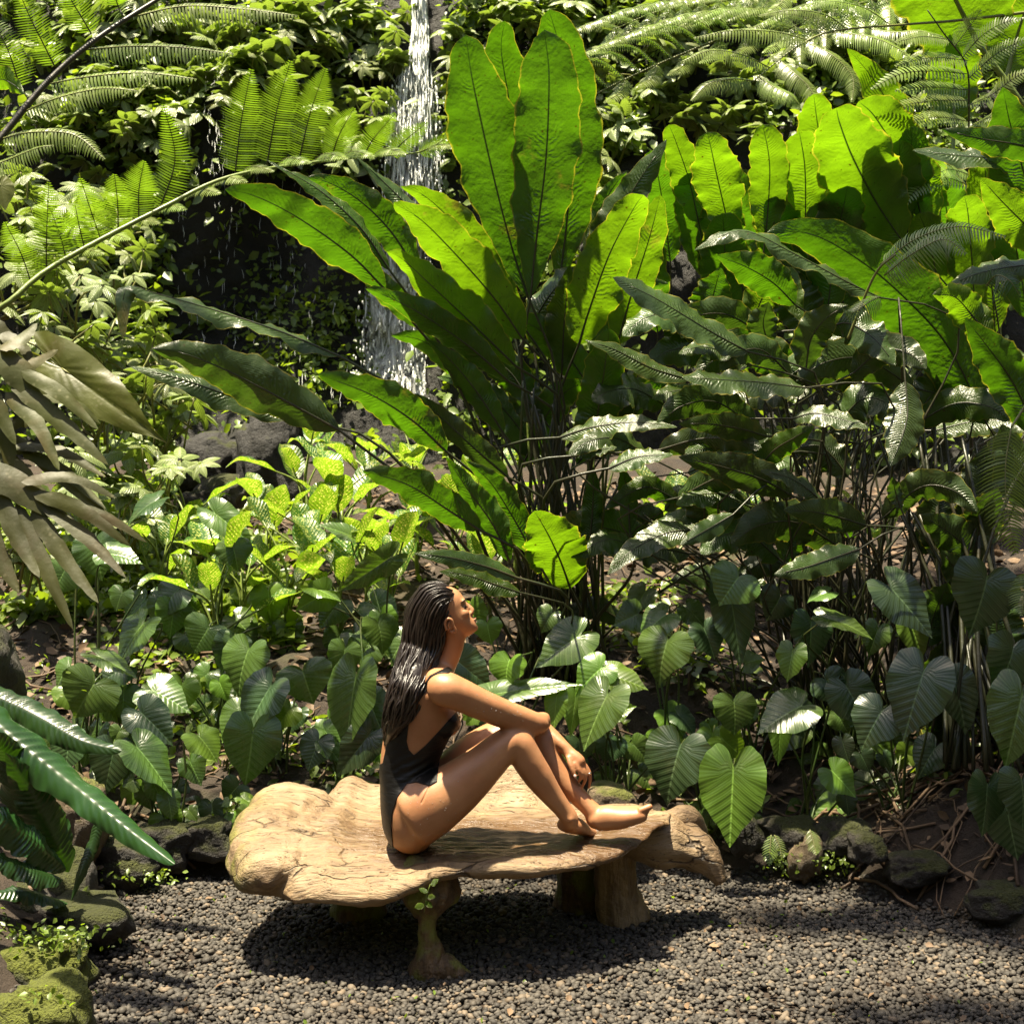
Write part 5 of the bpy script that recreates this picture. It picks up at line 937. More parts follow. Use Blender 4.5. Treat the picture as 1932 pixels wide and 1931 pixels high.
def litter():
    r = np.random.default_rng(90); n = 8200; x = r.uniform(-2.6, 2.6, n); y = r.uniform(4.2, 9.0, n) ; z = gheight(x, y); ok = (z > 0.06) & ((y > 5.2) | (x > 0.9) | (r.random(n) < 0.5)); x, y, z = x[ok], y[ok], z[ok]; n = len(x)
    pts = np.stack([x, y, z + r.uniform(0.004, 0.035, n)], -1); s = r.uniform(0.4, 1.4, n) * 0.052
    d = nrm(r.normal(size=(n, 3)) * np.array([1, 1, 0.3])); nn = nrm(np.array([0, -0.25, 1]) + r.normal(size=(n, 3)) * 0.45); nn = nrm(nn - d * np.sum(d * nn, 1)[:, None]); b = np.cross(d, nn); cu = r.uniform(-0.5, 0.7, n)
    q = np.array([[0, 0, 0.], [0.3, -0.28, 1], [0.3, 0.28, 1], [0.7, -0.22, 0.8], [0.7, 0.22, 0.8], [1.0, 0, 0.2], [0.3, 0, 0], [0.7, 0, 0]])
    V = pts[:, None] + s[:, None, None] * (q[None, :, 0:1] * d[:, None] + q[None, :, 1:2] * b[:, None] + (q[None, :, 2:3] * 0.22 * cu[:, None, None]) * nn[:, None])
    f = np.array([[0, 1, 6], [0, 6, 2], [1, 3, 7], [1, 7, 6], [6, 7, 4], [6, 4, 2], [3, 5, 7], [7, 5, 4]]); L = [(V.reshape(-1, 3), [(f[None] + (np.arange(n) * 8)[:, None, None]).reshape(-1, 3)])]
    tone = [np.repeat(r.random(n), 8)]
    for _ in range(480):
        x0, y0 = r.uniform(-2.4, 2.4), r.uniform(5.3, 8.6)
        if _ > 420: x0, y0 = r.uniform(1.2, 1.9), r.uniform(4.9, 5.5)
        a = r.uniform(0, 6.28); ln = r.uniform(0.08, 0.5); p = []
        for t in np.linspace(0, 1, 5): xx = x0 + math.cos(a) * ln * (t - .5) + 0.02 * math.sin(7 * t + a); yy = y0 + math.sin(a) * ln * (t - .5); p.append((xx, yy, G(xx, yy) + 0.012 + 0.02 * math.sin(3 * t)))
        v, ff = tube(p, r.uniform(0.002, 0.007), 5); L.append((v, ff)); tone.append(np.full(len(v), r.random()))
    V, Fs, _ = merge(L); tag(obj('leaf_litter', mesh_np('leaf_litter', V, Fs, M['litter'], attr={'tone': np.concatenate(tone)})), 'brown fallen leaves and twigs lying on the bank', 'leaf litter', None, 'stuff')
litter()
def gravel_debris():
    r = np.random.default_rng(95); x = r.uniform(-1.5, 1.7, 330); y = r.uniform(3.7, 5.2, 330); ok = gheight(x, y) < 0.03; pts = np.stack([x, y, 0 * x + 0.014], -1)[ok]
    scatter_leaves('gravel_debris', pts[:170], np.tile([0, -0.1, 1.0], (min(170, len(pts)), 1)), 0.013, M['small'], 96, 'tiny green leaf scraps lying on the gravel', 'leaf scraps')
    scatter_leaves('dry_debris', pts[170:], np.tile([0, -0.1, 1.0], (len(pts) - 170, 1)), 0.024, M['litter'], 97, 'tiny dry brown leaf bits lying on the gravel', 'leaf scraps')
gravel_debris()

# ---------------------------------------------------------------- unseen tree added above the frame, crown placed to shade the right side
def shade_tree():
    r = np.random.default_rng(55); b = np.array([4.6, 4.4, G(4.6, 4.4)]); t = thing('shade_tree', 'unseen leafy tree added above the gravel to shade its right side', 'tree', b)
    trunk = catmull([b - np.array([0, 0, 0.3]), (4.5, 4.4, 3.0), (4.2, 4.5, 5.0), (3.4, 4.7, 6.6), (2.2, 4.8, 7.4)], 24); L = [tube(trunk, np.linspace(0.22, 0.05, 24), 10)[:2]]
    for e in [(0.2, 4.7, 7.5), (0.9, 5.8, 7.5), (1.6, 5.2, 7.5), (-1.8, 4.8, 7.5), (1.1, 6.5, 7.4), (-2.7, 5.2, 7.5)]:
        L.append(tube(catmull([trunk[18], (trunk[20] + np.array(e)) / 2 + np.array([0, 0, 0.2]), e], 10), np.linspace(0.06, 0.015, 10), 6)[:2])
    V, Fs, _ = merge(L); part('trunk', t, V, Fs, M['root'])
    pts = []
    off = np.array([SUN.x / SUN.z * 7.5, SUN.y / SUN.z * 7.5, 7.5])
    for (c, rad, n) in [((1.92, 4.98), (0.62, 0.42, 0.4), 1500), ((2.6, 4.4), (1.0, 0.8, 0.5), 2000), ((1.65, 4.78), (0.30, 0.16, 0.2), 150), ((1.15, 4.83), (0.42, 0.09, 0.15), 110), ((1.95, 3.95), (0.6, 0.28, 0.3), 330), ((1.25, 4.02), (0.4, 0.10, 0.2), 60)]:
        c = np.array([c[0], c[1], 0.0]) + off
        p = r.normal(size=(n, 3)); p = p / np.linalg.norm(p, axis=1)[:, None] * r.random(n)[:, None] ** 0.45; pts.append(p * np.array(rad) + c)
    pts = np.concatenate(pts); n = len(pts); s = r.uniform(0.12, 0.24, n); d = nrm(r.normal(size=(n, 3)) * np.array([1, 1, 0.4])); nn = nrm(np.array([0, 0, 1.0]) + r.normal(size=(n, 3)) * 0.5); nn = nrm(nn - d * np.sum(d * nn, 1)[:, None]); bb = np.cross(d, nn)
    q = np.array([[0, 0], [0.4, -0.28], [0.4, 0.28], [1, 0]]); V = pts[:, None] + s[:, None, None] * (q[None, :, :1] * d[:, None] + q[None, :, 1:] * bb[:, None]); Ff = (np.array([[0, 1, 3, 2]])[None] + (np.arange(n) * 4)[:, None, None]).reshape(-1, 4)
    part('crown', t, V.reshape(-1, 3), Ff, M['small'])
shade_tree()
# ---------------------------------------------------------------- driftwood bench
def wood_mat():
    m = N('weathered_driftwood'); pos = m.n('TexCoord').outputs['Object']; sp = m.n('SeparateXYZ', {0: pos})
    st = m.n('Mapping', {'Vector': pos, 'Scale': (2.2, 16.0, 16.0), 'Rotation': (0, 0, 0.12)}).outputs[0]
    warp = m.n('VectorMath', {0: st, 1: m.n('VectorMath', {0: m.n('TexNoise', {'Vector': pos, 'Scale': 3.0}).outputs['Color'], 3: 2.5}, operation='SCALE').outputs[0]}, operation='ADD').outputs[0]
    g = m.noise(2.2, warp, 8, 0.65); g2 = m.noise(9.0, warp, 5, 0.6)
    c = m.mix(m.ramp(g, 0.3, 0.7), (0.25, 0.168, 0.085), (0.095, 0.056, 0.027))
    c = m.mix(m.math('MULTIPLY', m.ramp(m.noise(3.4, pos, 5), 0.5, 0.66), 0.6), c, (0.34, 0.255, 0.155))
    crack = m.ramp(g2, 0.38, 0.33); c = m.mix(m.math('MULTIPLY', crack, 0.85), c, (0.05, 0.03, 0.016))
    big = m.ramp(m.noise(1.3, warp, 4, 0.6), 0.45, 0.62); c = m.mix(m.math('MULTIPLY', big, 0.45), c, (0.17, 0.105, 0.052))
    ck = m.n('TexVoronoi', {'Vector': m.n('VectorMath', {0: m.n('Mapping', {'Vector': pos, 'Scale': (1.6, 7.0, 5.0)}).outputs[0], 1: m.n('VectorMath', {0: m.n('TexNoise', {'Vector': pos, 'Scale': 5.0, 'Detail': 4.0}).outputs['Color'], 3: 0.5}, operation='SCALE').outputs[0]}, operation='ADD').outputs[0], 'Scale': 1.5}, feature='DISTANCE_TO_EDGE').outputs['Distance']
    fis = m.math('MULTIPLY', m.ramp(ck, 0.022, 0.004), m.ramp(m.noise(4.5, pos, 3), 0.48, 0.6)); c = m.mix(m.math('MULTIPLY', fis, 0.9), c, (0.03, 0.018, 0.01))
    # old water stains round the middle of the seat
    d = m.n('VectorMath', {0: m.n('VectorMath', {0: m.n('VectorMath', {0: pos, 1: (0.16, -0.04, 0.36)}, operation='SUBTRACT').outputs[0], 1: (1.35, 3.3, 2.0)}, operation='MULTIPLY').outputs[0]}, operation='LENGTH').outputs['Value']
    wetm = m.math('MULTIPLY', m.ramp(m.math('ADD', d, m.math('MULTIPLY', m.noise(7, warp, 4), 0.9)), 1.35, 1.1), m.ramp(sp.outputs[2], 0.30, 0.33))
    c = m.mix(m.math('MULTIPLY', wetm, 0.85), c, (0.075, 0.038, 0.016))
    spots = m.math('MULTIPLY', m.ramp(m.noise(24, m.n('Mapping', {'Vector': pos, 'Scale': (0.5, 1, 1)}).outputs[0], 3), 0.66, 0.69), 0.75); c = m.mix(spots, c, (0.12, 0.07, 0.035))
    moss = m.math('MULTIPLY', m.ramp(m.math('ADD', sp.outputs[0], m.math('MULTIPLY', m.noise(8, pos, 5), 0.16)), -0.52, -0.66), m.ramp(m.noise(13, pos, 5), 0.4, 0.58))
    c = m.mix(moss, c, m.mix(m.noise(60, pos, 2), (0.17, 0.17, 0.02), (0.07, 0.07, 0.012)))
    h = m.math('ADD', m.math('ADD', m.math('SUBTRACT', m.math('MULTIPLY', g, 1.0), m.math('MULTIPLY', fis, 1.5)), m.math('MULTIPLY', g2, 0.5)), m.math('MULTIPLY', crack, -1.2))
    ro = m.math('SUBTRACT', 0.62, m.math('MULTIPLY', wetm, 0.36))
    return m.done(m.prin(c, ro, m.bump(h, 0.8, 0.012)))
M['wood'] = wood_mat()
def leg_mat(name, a, b, moss):
    m = N(name); pos = m.n('TexCoord').outputs['Object']; st = m.n('Mapping', {'Vector': pos, 'Scale': (22, 22, 3.0)}).outputs[0]
    g = m.noise(1.6, st, 6, 0.6); c = m.mix(m.ramp(g, 0.35, 0.65), a, b); k = m.ramp(m.noise(9, pos, 5), 0.62 - moss * 0.3, 0.72 - moss * 0.3)
    c = m.mix(m.math('MULTIPLY', k, 0.9), c, (0.12, 0.13, 0.018)); return m.done(m.prin(c, 0.6, m.bump(m.math('ADD', g, m.math('MULTIPLY', m.noise(40, pos, 4), 0.5)), 0.9, 0.02)))
M['leg_moss'] = leg_mat('mossy_root_wood', (0.14, 0.085, 0.04), (0.045, 0.026, 0.014), 0.55); M['leg_grey'] = leg_mat('grey_root_wood', (0.34, 0.24, 0.13), (0.14, 0.09, 0.045), 0.1)
bench = thing('driftwood_bench', 'low bench of one weathered driftwood root slab on gnarled root legs', 'bench', (-0.15, 4.6, 0.0))
def slab():
    pl = np.array([(-.76, 4.40), (-.64, 4.29), (-.46, 4.235), (-.28, 4.235), (-.14, 4.27), (.05, 4.275), (.20, 4.33), (.34, 4.44), (.46, 4.62), (.515, 4.74), (.50, 4.84), (.40, 4.93), (.25, 4.96), (.16, 5.0), (.06, 5.08), (-.08, 5.12), (-.2, 5.06), (-.38, 5.10), (-.58, 5.07), (-.70, 4.97), (-.79, 4.8), (-.81, 4.6), (-.80, 4.46)])
    n = 220; p = np.vstack([pl, pl[:3]]); q = catmull(np.c_[p, np.zeros(len(p))], 1200)[:, :2]; i0 = np.argmin(np.linalg.norm(q[900:] - q[0], axis=1)) + 900; q = q[:i0]
    d = np.r_[0, np.cumsum(np.linalg.norm(np.diff(q, axis=0), axis=1))]; s = np.linspace(0, d[-1], n, endpoint=False); O = np.stack([np.interp(s, d, q[:, 0]), np.interp(s, d, q[:, 1])], -1)
    nz = wob(np.c_[O, 0 * O[:, 0]], 7.0, 101) * 0.012 + wob(np.c_[O, 0 * O[:, 0]], 20.0, 102) * 0.005; c = np.array([-0.18, 4.62])
    O = O + nrm(O - c) * nz[:, None]; nr = 44; f = np.linspace(0, 1, nr) ** 0.65; f[0] = 0.004
    XY = c + f[:, None, None] * (O[None] - c); x, y = XY[..., 0], XY[..., 1]
    ss = lambda a, b, v: (lambda t: t * t * (3 - 2 * t))(np.clip((v - a) / (b - a), 0, 1))
    z = np.full(x.shape, 0.358)
    hump = 0.035 * np.exp(-np.clip((x + 0.57), 0, 9) ** 2 / 0.05 ** 2) * np.where(x < -0.625, 1.0, 1.0) * ss(4.20, 4.62, y)
    z = z + hump - 0.35 * np.clip(-0.70 - x, 0, 9) ** 1.2 * (1 - 0.35 * ss(4.5, 4.9, y))
    z = z + 0.11 * ss(4.86, 5.02, y) * ss(0.12, -0.02, x) * ss(-0.66, -0.48, x) * (0.8 + 0.4 * np.sin(x * 17)) + 0.07 * ss(4.93, 5.03, y) * np.exp(-((x - 0.06) / 0.12) ** 2)
    z = z - 0.30 * np.clip(4.42 - y, 0, 9) * ss(-0.12, -0.42, x) - 0.02 * np.exp(-(((x + 0.02) / 0.3) ** 2 + ((y - 4.6) / 0.2) ** 2)) + 0.02 * ss(0.2, 0.5, x)
    P3 = np.stack([x, y, 0 * x], -1); z = z + 0.006 * wob(P3, 6, 103) + 0.003 * wob(P3, 18, 104)
    th = 0.058 + 0.040 * ss(-0.2, -0.6, x) + 0.10 * ss(-0.5, -0.78, x) + 0.014 * wob(P3, 5, 105) - 0.012 * ss(0.2, 0.45, x)
    pw = 9.0 - 5.0 * ss(-0.4, -0.7, x); e = np.sqrt(np.clip(1 - f[:, None] ** pw, 0, 1)); mid = z - th * 0.5
    top = np.stack([x, y, mid + th * 0.5 * e + (z - mid - th * 0.5)], -1); bot = np.stack([x, y, mid - th * 0.5 * e + 0.006 * wob(P3, 14, 106)], -1)
    V = np.concatenate([top.reshape(-1, 3), bot.reshape(-1, 3)[:(nr - 1) * n]]); Ft = grid_faces(nr, n, True); Fb = grid_faces(nr - 1, n, True)[:, ::-1] + nr * n
    j = np.arange(n); j2 = (j + 1) % n; rim = np.stack([(nr - 1) * n + j, (nr - 1) * n + j2, nr * n + (nr - 2) * n + j2, nr * n + (nr - 2) * n + j], -1)
    V = V + nrm(np.c_[V[:, :2] - c, 0 * V[:, 0]]) * (0.010 * wob(V, 8, 110) + 0.005 * wob(V, 22, 111))[:, None]; V[:, 2] += 0.004 * wob(V, 26, 112)
    return V, [np.vstack([Ft, Fb, rim])]
def burl():
    bm = bmesh.new(); bmesh.ops.create_icosphere(bm, subdivisions=6, radius=1.0)
    v = np.array([q.co[:] for q in bm.verts]); f = np.array([[q.index for q in p.verts] for p in bm.faces]); bm.free()
    v = np.sign(v) * np.abs(v) ** 0.80; v = nrm(v) * (np.linalg.norm(v, axis=1, keepdims=True) * 0.92)
    v = v * np.array([0.175, 0.375, 0.112]); v[:, 2] += 0.035 * np.tanh(v[:, 1] * 4); v[:, 0] += -0.10 * (v[:, 2] / 0.11) * (v[:, 2] < 0) * -0.35
    v = v + nrm(v) * (0.020 * wob(v, 5, 201) + 0.012 * wob(v, 12, 202) + 0.006 * wob(v, 30, 203) + 0.003 * wob(v, 70, 204))[:, None]
    return v + np.array([-0.715, 4.655, 0.322]), [f]
def fuse(lst, vox, its):
    V, Fs, _ = merge(lst); tmp = bpy.data.objects.new('tmp_fuse', mesh_np('tmp_fuse', V, Fs)); scene.collection.objects.link(tmp)
    md = tmp.modifiers.new('r', 'REMESH'); md.mode = 'VOXEL'; md.voxel_size = vox
    dg = bpy.context.evaluated_depsgraph_get(); me = bpy.data.meshes.new_from_object(tmp.evaluated_get(dg))
    V = np.empty(len(me.vertices) * 3, np.float32); me.vertices.foreach_get('co', V); V = V.reshape(-1, 3).astype(float)
    E = np.empty(len(me.edges) * 2, np.int32); me.edges.foreach_get('vertices', E); E = E.reshape(-1, 2)
    me.calc_loop_triangles(); T = np.empty(len(me.loop_triangles) * 3, np.int32); me.loop_triangles.foreach_get('vertices', T); T = T.reshape(-1, 3)
    bpy.data.objects.remove(tmp); bpy.data.meshes.remove(me); dgr = np.bincount(E.ravel(), minlength=len(V)).astype(float)
    for _ in range(its):
        S = np.stack([np.bincount(E[:, 0], V[E[:, 1], c], len(V)) + np.bincount(E[:, 1], V[E[:, 0], c], len(V)) for c in range(3)], -1); V += 0.5 * (S / dgr[:, None] - V)
    return V, T
V, T = fuse([slab(), burl()], 0.0055, 9); V += np.stack([0 * V[:, 0], 0 * V[:, 0], 0.003 * wob(V * np.array([0.5, 1.6, 1.6]), 30, 210) + 0.0015 * wob(V * np.array([0.5, 1.6, 1.6]), 75, 211)], -1)
part('seat_slab', bench, V, [T], M['wood'])
def gnarl(path, rad, k, seed, amp, mat, name, groove=0.0):
    pth = catmull([np.r_[p] for p in path], 40); rr = np.interp(np.linspace(0, 1, 40), np.linspace(0, 1, len(rad)), rad); V, Fs = tube(pth, rr, k)
    cen_ = np.vstack([np.repeat(pth, k, 0), pth[:1], pth[-1:]]); d = V - cen_; ang = np.r_[np.tile(np.linspace(0, 2 * np.pi, k, endpoint=False), 40), 0, 0]
    f = 1 + amp * wob(V, 9, seed) + amp * 0.5 * wob(V, 24, seed + 1) + amp * 0.25 * wob(V, 60, seed + 2) + groove * np.sin(ang * 9 + 2 * wob(V, 6, seed + 3))
    return part(name, bench, cen_ + d * f[:, None], Fs, M[mat])
gnarl([(-.235, 4.36, -0.01), (-.24, 4.35, .05), (-.255, 4.35, .13), (-.25, 4.36, .20), (-.24, 4.37, .26), (-.22, 4.38, .33)], [.074, .052, .034, .036, .082, .090, .07], 28, 120, 0.34, 'leg_moss', 'leg')
gnarl([(-.235, 4.36, .02), (-.18, 4.35, .012), (-.13, 4.35, -.01)], [.05, .035, .02], 16, 125, 0.2, 'leg_moss', 'leg_root')
gnarl([(-.30, 4.36, .30), (-.28, 4.36, .24), (-.27, 4.36, .17)], [.05, .05, .02], 16, 127, 0.25, 'leg_moss', 'leg_burl')
gnarl([(.37, 4.86, -.01), (.35, 4.85, .07), (.34, 4.84, .18), (.34, 4.84, .33)], [.095, .07, .066, .075], 32, 130, 0.10, 'leg_grey', 'leg', groove=0.06)
gnarl([(.22, 4.98, -.01), (.23, 4.96, .15), (.24, 4.95, .33)], [.09, .075, .08], 24, 135, 0.15, 'leg_moss', 'leg', groove=0.05)
gnarl([(-.52, 4.9, -.01), (-.50, 4.88, .15), (-.48, 4.86, .33)], [.09, .07, .09], 24, 137, 0.18, 'leg_moss', 'leg')
gnarl([(.30, 4.82, .285), (.44, 4.80, .285), (.56, 4.80, .265), (.64, 4.78, .215), (.68, 4.76, .145)], [.05, .075, .085, .065, .018], 30, 140, 0.16, 'wood', 'root_end', groove=0.05)
gnarl([(.50, 4.82, .33), (.58, 4.86, .325), (.64, 4.9, .27)], [.03, .055, .02], 20, 145, 0.2, 'wood', 'root_end')
# little plants rooted on the near leg
V, Fs, _ = merge([tube(catmull([P(800, 1720, 4.27), P(805, 1690, 4.25), P(812, 1668, 4.23)], 6), 0.0015, 4)[:2]])
lp = thing('leg_seedling', 'small bright seedling growing on the near bench leg', 'seedling', P(800, 1720, 4.27)); part('stem', lp, V, Fs, M['stalk_lime'])
for (a, b, h) in [((812, 1668), (828, 1658), 7), ((808, 1682), (790, 1676), 6), ((806, 1690), (822, 1692), 6), ((800, 1705), (782, 1712), 8), ((803, 1700), (816, 1712), 6)]: big_leaf(lp, [(*a, 4.23), ((a[0] + b[0]) / 2, (a[1] + b[1]) / 2, 4.22), (*b, 4.215)], h, mat='big_lime', k=-40, nt=8, nw=4)

# ---------------------------------------------------------------- seated woman
def skin_mat():
    m = N('tanned_wet_skin'); pos = m.n('TexCoord').outputs['Object']
    c = m.mix(m.ramp(m.noise(9, pos, 4), 0.3, 0.7), (0.40, 0.200, 0.095), (0.30, 0.130, 0.055)); c = m.mix(m.math('MULTIPLY', m.ramp(m.noise(300, pos, 2), 0.6, 0.75), 0.12), c, (0.30, 0.13, 0.06))
    c = m.mix(m.math('MULTIPLY', m.ramp(m.noise(26, pos, 5, 0.65), 0.45, 0.7), 0.35), c, (0.42, 0.17, 0.085)); ro = m.math('ADD', 0.34, m.math('MULTIPLY', m.noise(60, pos, 4), 0.26))
    return m.done(m.prin(c, ro, m.bump(m.math('ADD', m.noise(420, pos, 2), m.math('MULTIPLY', m.noise(60, pos, 3), 1.5)), 0.16, 0.002), Subsurface_Weight=0.08, Subsurface_Radius=(0.02, 0.008, 0.004), Subsurface_Scale=0.5, Specular_IOR_Level=0.55))
def suit_mat():
    m = N('black_swimsuit_fabric'); pos = m.n('TexCoord').outputs['Object']
    st = m.n('Mapping', {'Vector': pos, 'Rotation': (0, R(38), 0), 'Scale': (1, 1, 6)}).outputs[0]; h = m.noise(14, st, 3)
    return m.done(m.prin((0.0030, 0.0028, 0.0028), 0.46, m.bump(h, 0.3, 0.010), Specular_IOR_Level=0.28))
def hair_mat():
    m = N('wet_dark_hair'); pos = m.n('TexCoord').outputs['Object']; st = m.n('Mapping', {'Vector': pos, 'Scale': (60, 60, 6)}).outputs[0]
    c = m.mix(m.noise(2, st, 4), (0.006, 0.004, 0.003), (0.020, 0.012, 0.008)); return m.done(m.prin(c, 0.36, m.bump(m.noise(3, st, 4), 0.4, 0.003), Specular_IOR_Level=0.5))
M['skin'], M['suit'], M['hair'] = skin_mat(), suit_mat(), hair_mat()
M['nail'] = simple('pale_nail', (0.72, 0.55, 0.48), 0.25); M['lip'] = simple('lip', (0.40, 0.16, 0.10), 0.3); M['brow'] = simple('dark_brow', (0.02, 0.012, 0.008), 0.5)
M['eye'] = simple('dark_eye', (0.02, 0.013, 0.01), 0.1); M['gold'] = simple('silver_ring', (0.75, 0.70, 0.62), 0.15, Metallic=1.0)
YC = 4.45; ZU0, ZV0, ZS = 676.0, 1062.6, 0.3168; PXM = ZS / F * YC
def PZ(x, y, Y): return P(ZU0 + ZS * x, ZV0 + ZS * y, Y)
def limb(rows, n=30, k=28, ex=2.2):
    """rows: (px, py, Y, in-plane half width in px, half depth in m)"""
    rows = np.array(rows, float); rows[:, :2] = rows[:, :2]
    A = catmull(np.c_[rows[:, 0] * PXM, rows[:, 1] * PXM, rows[:, 2]], n); d = np.r_[0, np.cumsum(np.linalg.norm(np.diff(np.c_[rows[:, 0] * PXM, rows[:, 1] * PXM, rows[:, 2]], axis=0), axis=1))]; tt = d / d[-1]
    t = np.linspace(0, 1, n); rp = np.interp(t, tt, rows[:, 3]) * PXM; ry = np.interp(t, tt, rows[:, 4])
    for a_ in (rp, ry): a_[1:-1] = 0.25 * a_[:-2] + 0.5 * a_[1:-1] + 0.25 * a_[2:]
    C = np.array([PZ(a[0] / PXM, a[1] / PXM, a[2]) for a in A]); T = nrm(np.gradient(C, axis=0)); V = []
    yv = np.array([0, 1.0, 0]); th = np.linspace(0, 2 * np.pi, k, endpoint=False); c, s = np.cos(th), np.sin(th); cc, sc = np.sign(c) * np.abs(c) ** (2 / ex), np.sign(s) * np.abs(s) ** (2 / ex)
    for i in range(n):
        a = np.cross(T[i], yv)
        if np.linalg.norm(a) < 0.35: a = np.array([T[i][2], 0, -T[i][0]]) if abs(T[i][1]) < 0.9 else np.array([0, 0, 1.0])
        a = nrm(a - T[i] * (a @ T[i])); b = np.cross(a, T[i]); V.append(C[i] + rp[i] * cc[:, None] * a + ry[i] * sc[:, None] * b)
    V = np.concatenate(V); V = np.vstack([V, C[0], C[-1]]); j = np.arange(k); j2 = (j + 1) % k
    # rounded ends
    return V, [grid_faces(n, k, True), np.vstack([np.stack([j2, j, np.full(k, n * k)], -1), np.stack([(n - 1) * k + j, (n - 1) * k + j2, np.full(k, n * k + 1)], -1)])]
def ball(x, y, Y, rx, ry, rz=None, tilt=0.0):
    bm = bmesh.new(); bmesh.ops.create_icosphere(bm, subdivisions=3, radius=1.0); v = np.array([q.co[:] for q in bm.verts]); f = np.array([[q.index for q in p.verts] for p in bm.faces]); bm.free()
    v = v * np.array([rx * PXM, ry, (rz or rx) * PXM]); c, s = math.cos(tilt), math.sin(tilt); v = np.stack([v[:, 0] * c - v[:, 2] * s, v[:, 1], v[:, 0] * s + v[:, 2] * c], -1)
    return v + PZ(x, y, Y), [f]
B = []
N_, Fd = YC - 0.0, YC
B.append(limb([(325, 1690, YC, 70, .08), (325, 1640, YC, 130, .135), (318, 1540, YC, 165, .160), (305, 1420, YC, 165, .160), (296, 1300, YC, 158, .138), (298, 1200, YC, 166, .122), (318, 1100, YC, 176, .122), (350, 1000, YC, 188, .130), (385, 900, YC, 198, .138), (405, 810, YC, 182, .142), (425, 730, YC, 140, .150), (450, 670, YC, 95, .115), (480, 625, YC, 60, .06)], 60, 44, 2.3))
# bust
B.append(ball(525, 945, YC - 0.062, 78, .058, 88, 0.5)); B.append(ball(525, 945, YC + 0.062, 78, .058, 88, 0.5))
# legs
rt = [(322, 1500, YC - .085, 200, .098), (450, 1428, YC - .092, 180, .094), (604, 1322, YC - .090, 151, .084), (760, 1188, YC - .082, 118, .072), (865, 1090, YC - .075, 97, .062), (945, 1040, YC - .070, 82, .055), (985, 1030, YC - .068, 45, .035)]
lt = [(330, 1480, YC + .085, 175, .095), (480, 1335, YC + .092, 150, .090), (690, 1135, YC + .10, 124, .080), (880, 1015, YC + .105, 100, .068), (1010, 985, YC + .11, 84, .058), (1075, 985, YC + .11, 50, .04)]
rs = [(925, 1030, YC - .072, 60, .045), (955, 1060, YC - .070, 86, .054), (1003, 1160, YC - .062, 93, .056), (1072, 1268, YC - .052, 86, .052), (1145, 1370, YC - .042, 68, .042), (1212, 1455, YC - .034, 54, .035), (1258, 1520, YC - .028, 55, .034), (1270, 1560, YC - .02, 42, .03)]
ls = [(1030, 975, YC + .11, 60, .045), (1060, 1020, YC + .105, 86, .054), (1118, 1130, YC + .095, 84, .055), (1200, 1258, YC + .08, 74, .050), (1290, 1368, YC + .062, 59, .040), (1365, 1445, YC + .05, 52, .034), (1412, 1500, YC + .042, 58, .034), (1412, 1540, YC + .04, 45, .03)]
for q in (rt, lt, rs, ls): B.append(limb(q, 40, 32))
B.append(ball(935, 1062, YC - .072, 66, .046)); B.append(ball(1040, 1010, YC + .108, 66, .048))      # knee hollows
# feet
B.append(limb([(1212, 1572, YC - .035, 26, .024), (1235, 1560, YC - .02, 44, .032), (1290, 1560, YC + .045, 46, .034), (1345, 1572, YC + .12, 34, .036), (1385, 1582, YC + .18, 22, .034), (1395, 1586, YC + .20, 12, .03)], 24, 24))
B.append(ball(1262, 1524, YC - .055, 26, .016))
B.append(limb([(1372, 1556, YC + .030, 28, .022), (1402, 1535, YC + .034, 60, .033), (1475, 1517, YC + .03, 76, .037), (1560, 1514, YC + .028, 66, .041), (1640, 1500, YC + .03, 54, .044), (1682, 1492, YC + .032, 46, .042), (1698, 1488, YC + .034, 38, .036)], 30, 28))
for q in range(5):
    Yq = YC + .004 + .0150 * q; y0 = 1464 + 13 * q; rb = 22 if q == 0 else 14; x1 = [1750, 1744, 1735, 1724, 1711][q]; y1 = [1445, 1456, 1471, 1488, 1506][q]
    B.append(limb([(1672, y0 + 12, Yq, rb, rb * PXM), (1712, y0 - 4, Yq, rb, rb * PXM), (x1 - 8, y1 + 2, Yq, rb * 0.92, rb * PXM * 0.9), (x1 + 2, y1 - 2, Yq, rb * 0.5, rb * PXM * 0.45)], 14, 14))
# arms
ra = [(470, 745, YC - .140, 96, .050), (520, 748, YC - .160, 104, .056), (600, 782, YC - .152, 97, .051), (725, 838, YC - .125, 88, .046), (870, 898, YC - .085, 84, .042), (990, 940, YC - .045, 80, .040), (1065, 958, YC - .020, 68, .037), (1098, 955, YC - .005, 44, .03)]
la = [(470, 745, YC + .140, 90, .050), (530, 748, YC + .158, 96, .054), (725, 838, YC + .16, 82, .044), (900, 905, YC + .15, 76, .040), (1050, 950, YC + .135, 64, .036), (1095, 965, YC + .13, 44, .03)]
rf = [(1062, 950, YC - .02, 64, .036), (1078, 945, YC + .04, 58, .036), (1050, 945, YC + .12, 46, .03), (980, 930, YC + .19, 36, .024)]
lf_ = [(1070, 950, YC + .13, 52, .034), (1108, 990, YC + .115, 50, .032), (1165, 1040, YC + .09, 45, .029), (1218, 1085, YC + .07, 36, .023), (1248, 1115, YC + .06, 36, .018)]
for q in (ra, la, rf, lf_): B.append(limb(q, 34, 28))
B.append(ball(1108, 915, YC + .03, 34, .03)); B.append(ball(1075, 968, YC - .045, 26, .018))            # elbow points
# shoulders, shoulder blade, collar
B.append(limb([(490, 715, YC - .165, 30, .03), (485, 700, YC - .13, 58, .045), (475, 660, YC - .06, 50, .05), (475, 655, YC + .06, 50, .05), (485, 700, YC + .13, 58, .045), (490, 715, YC + .165, 30, .03)], 24, 20))
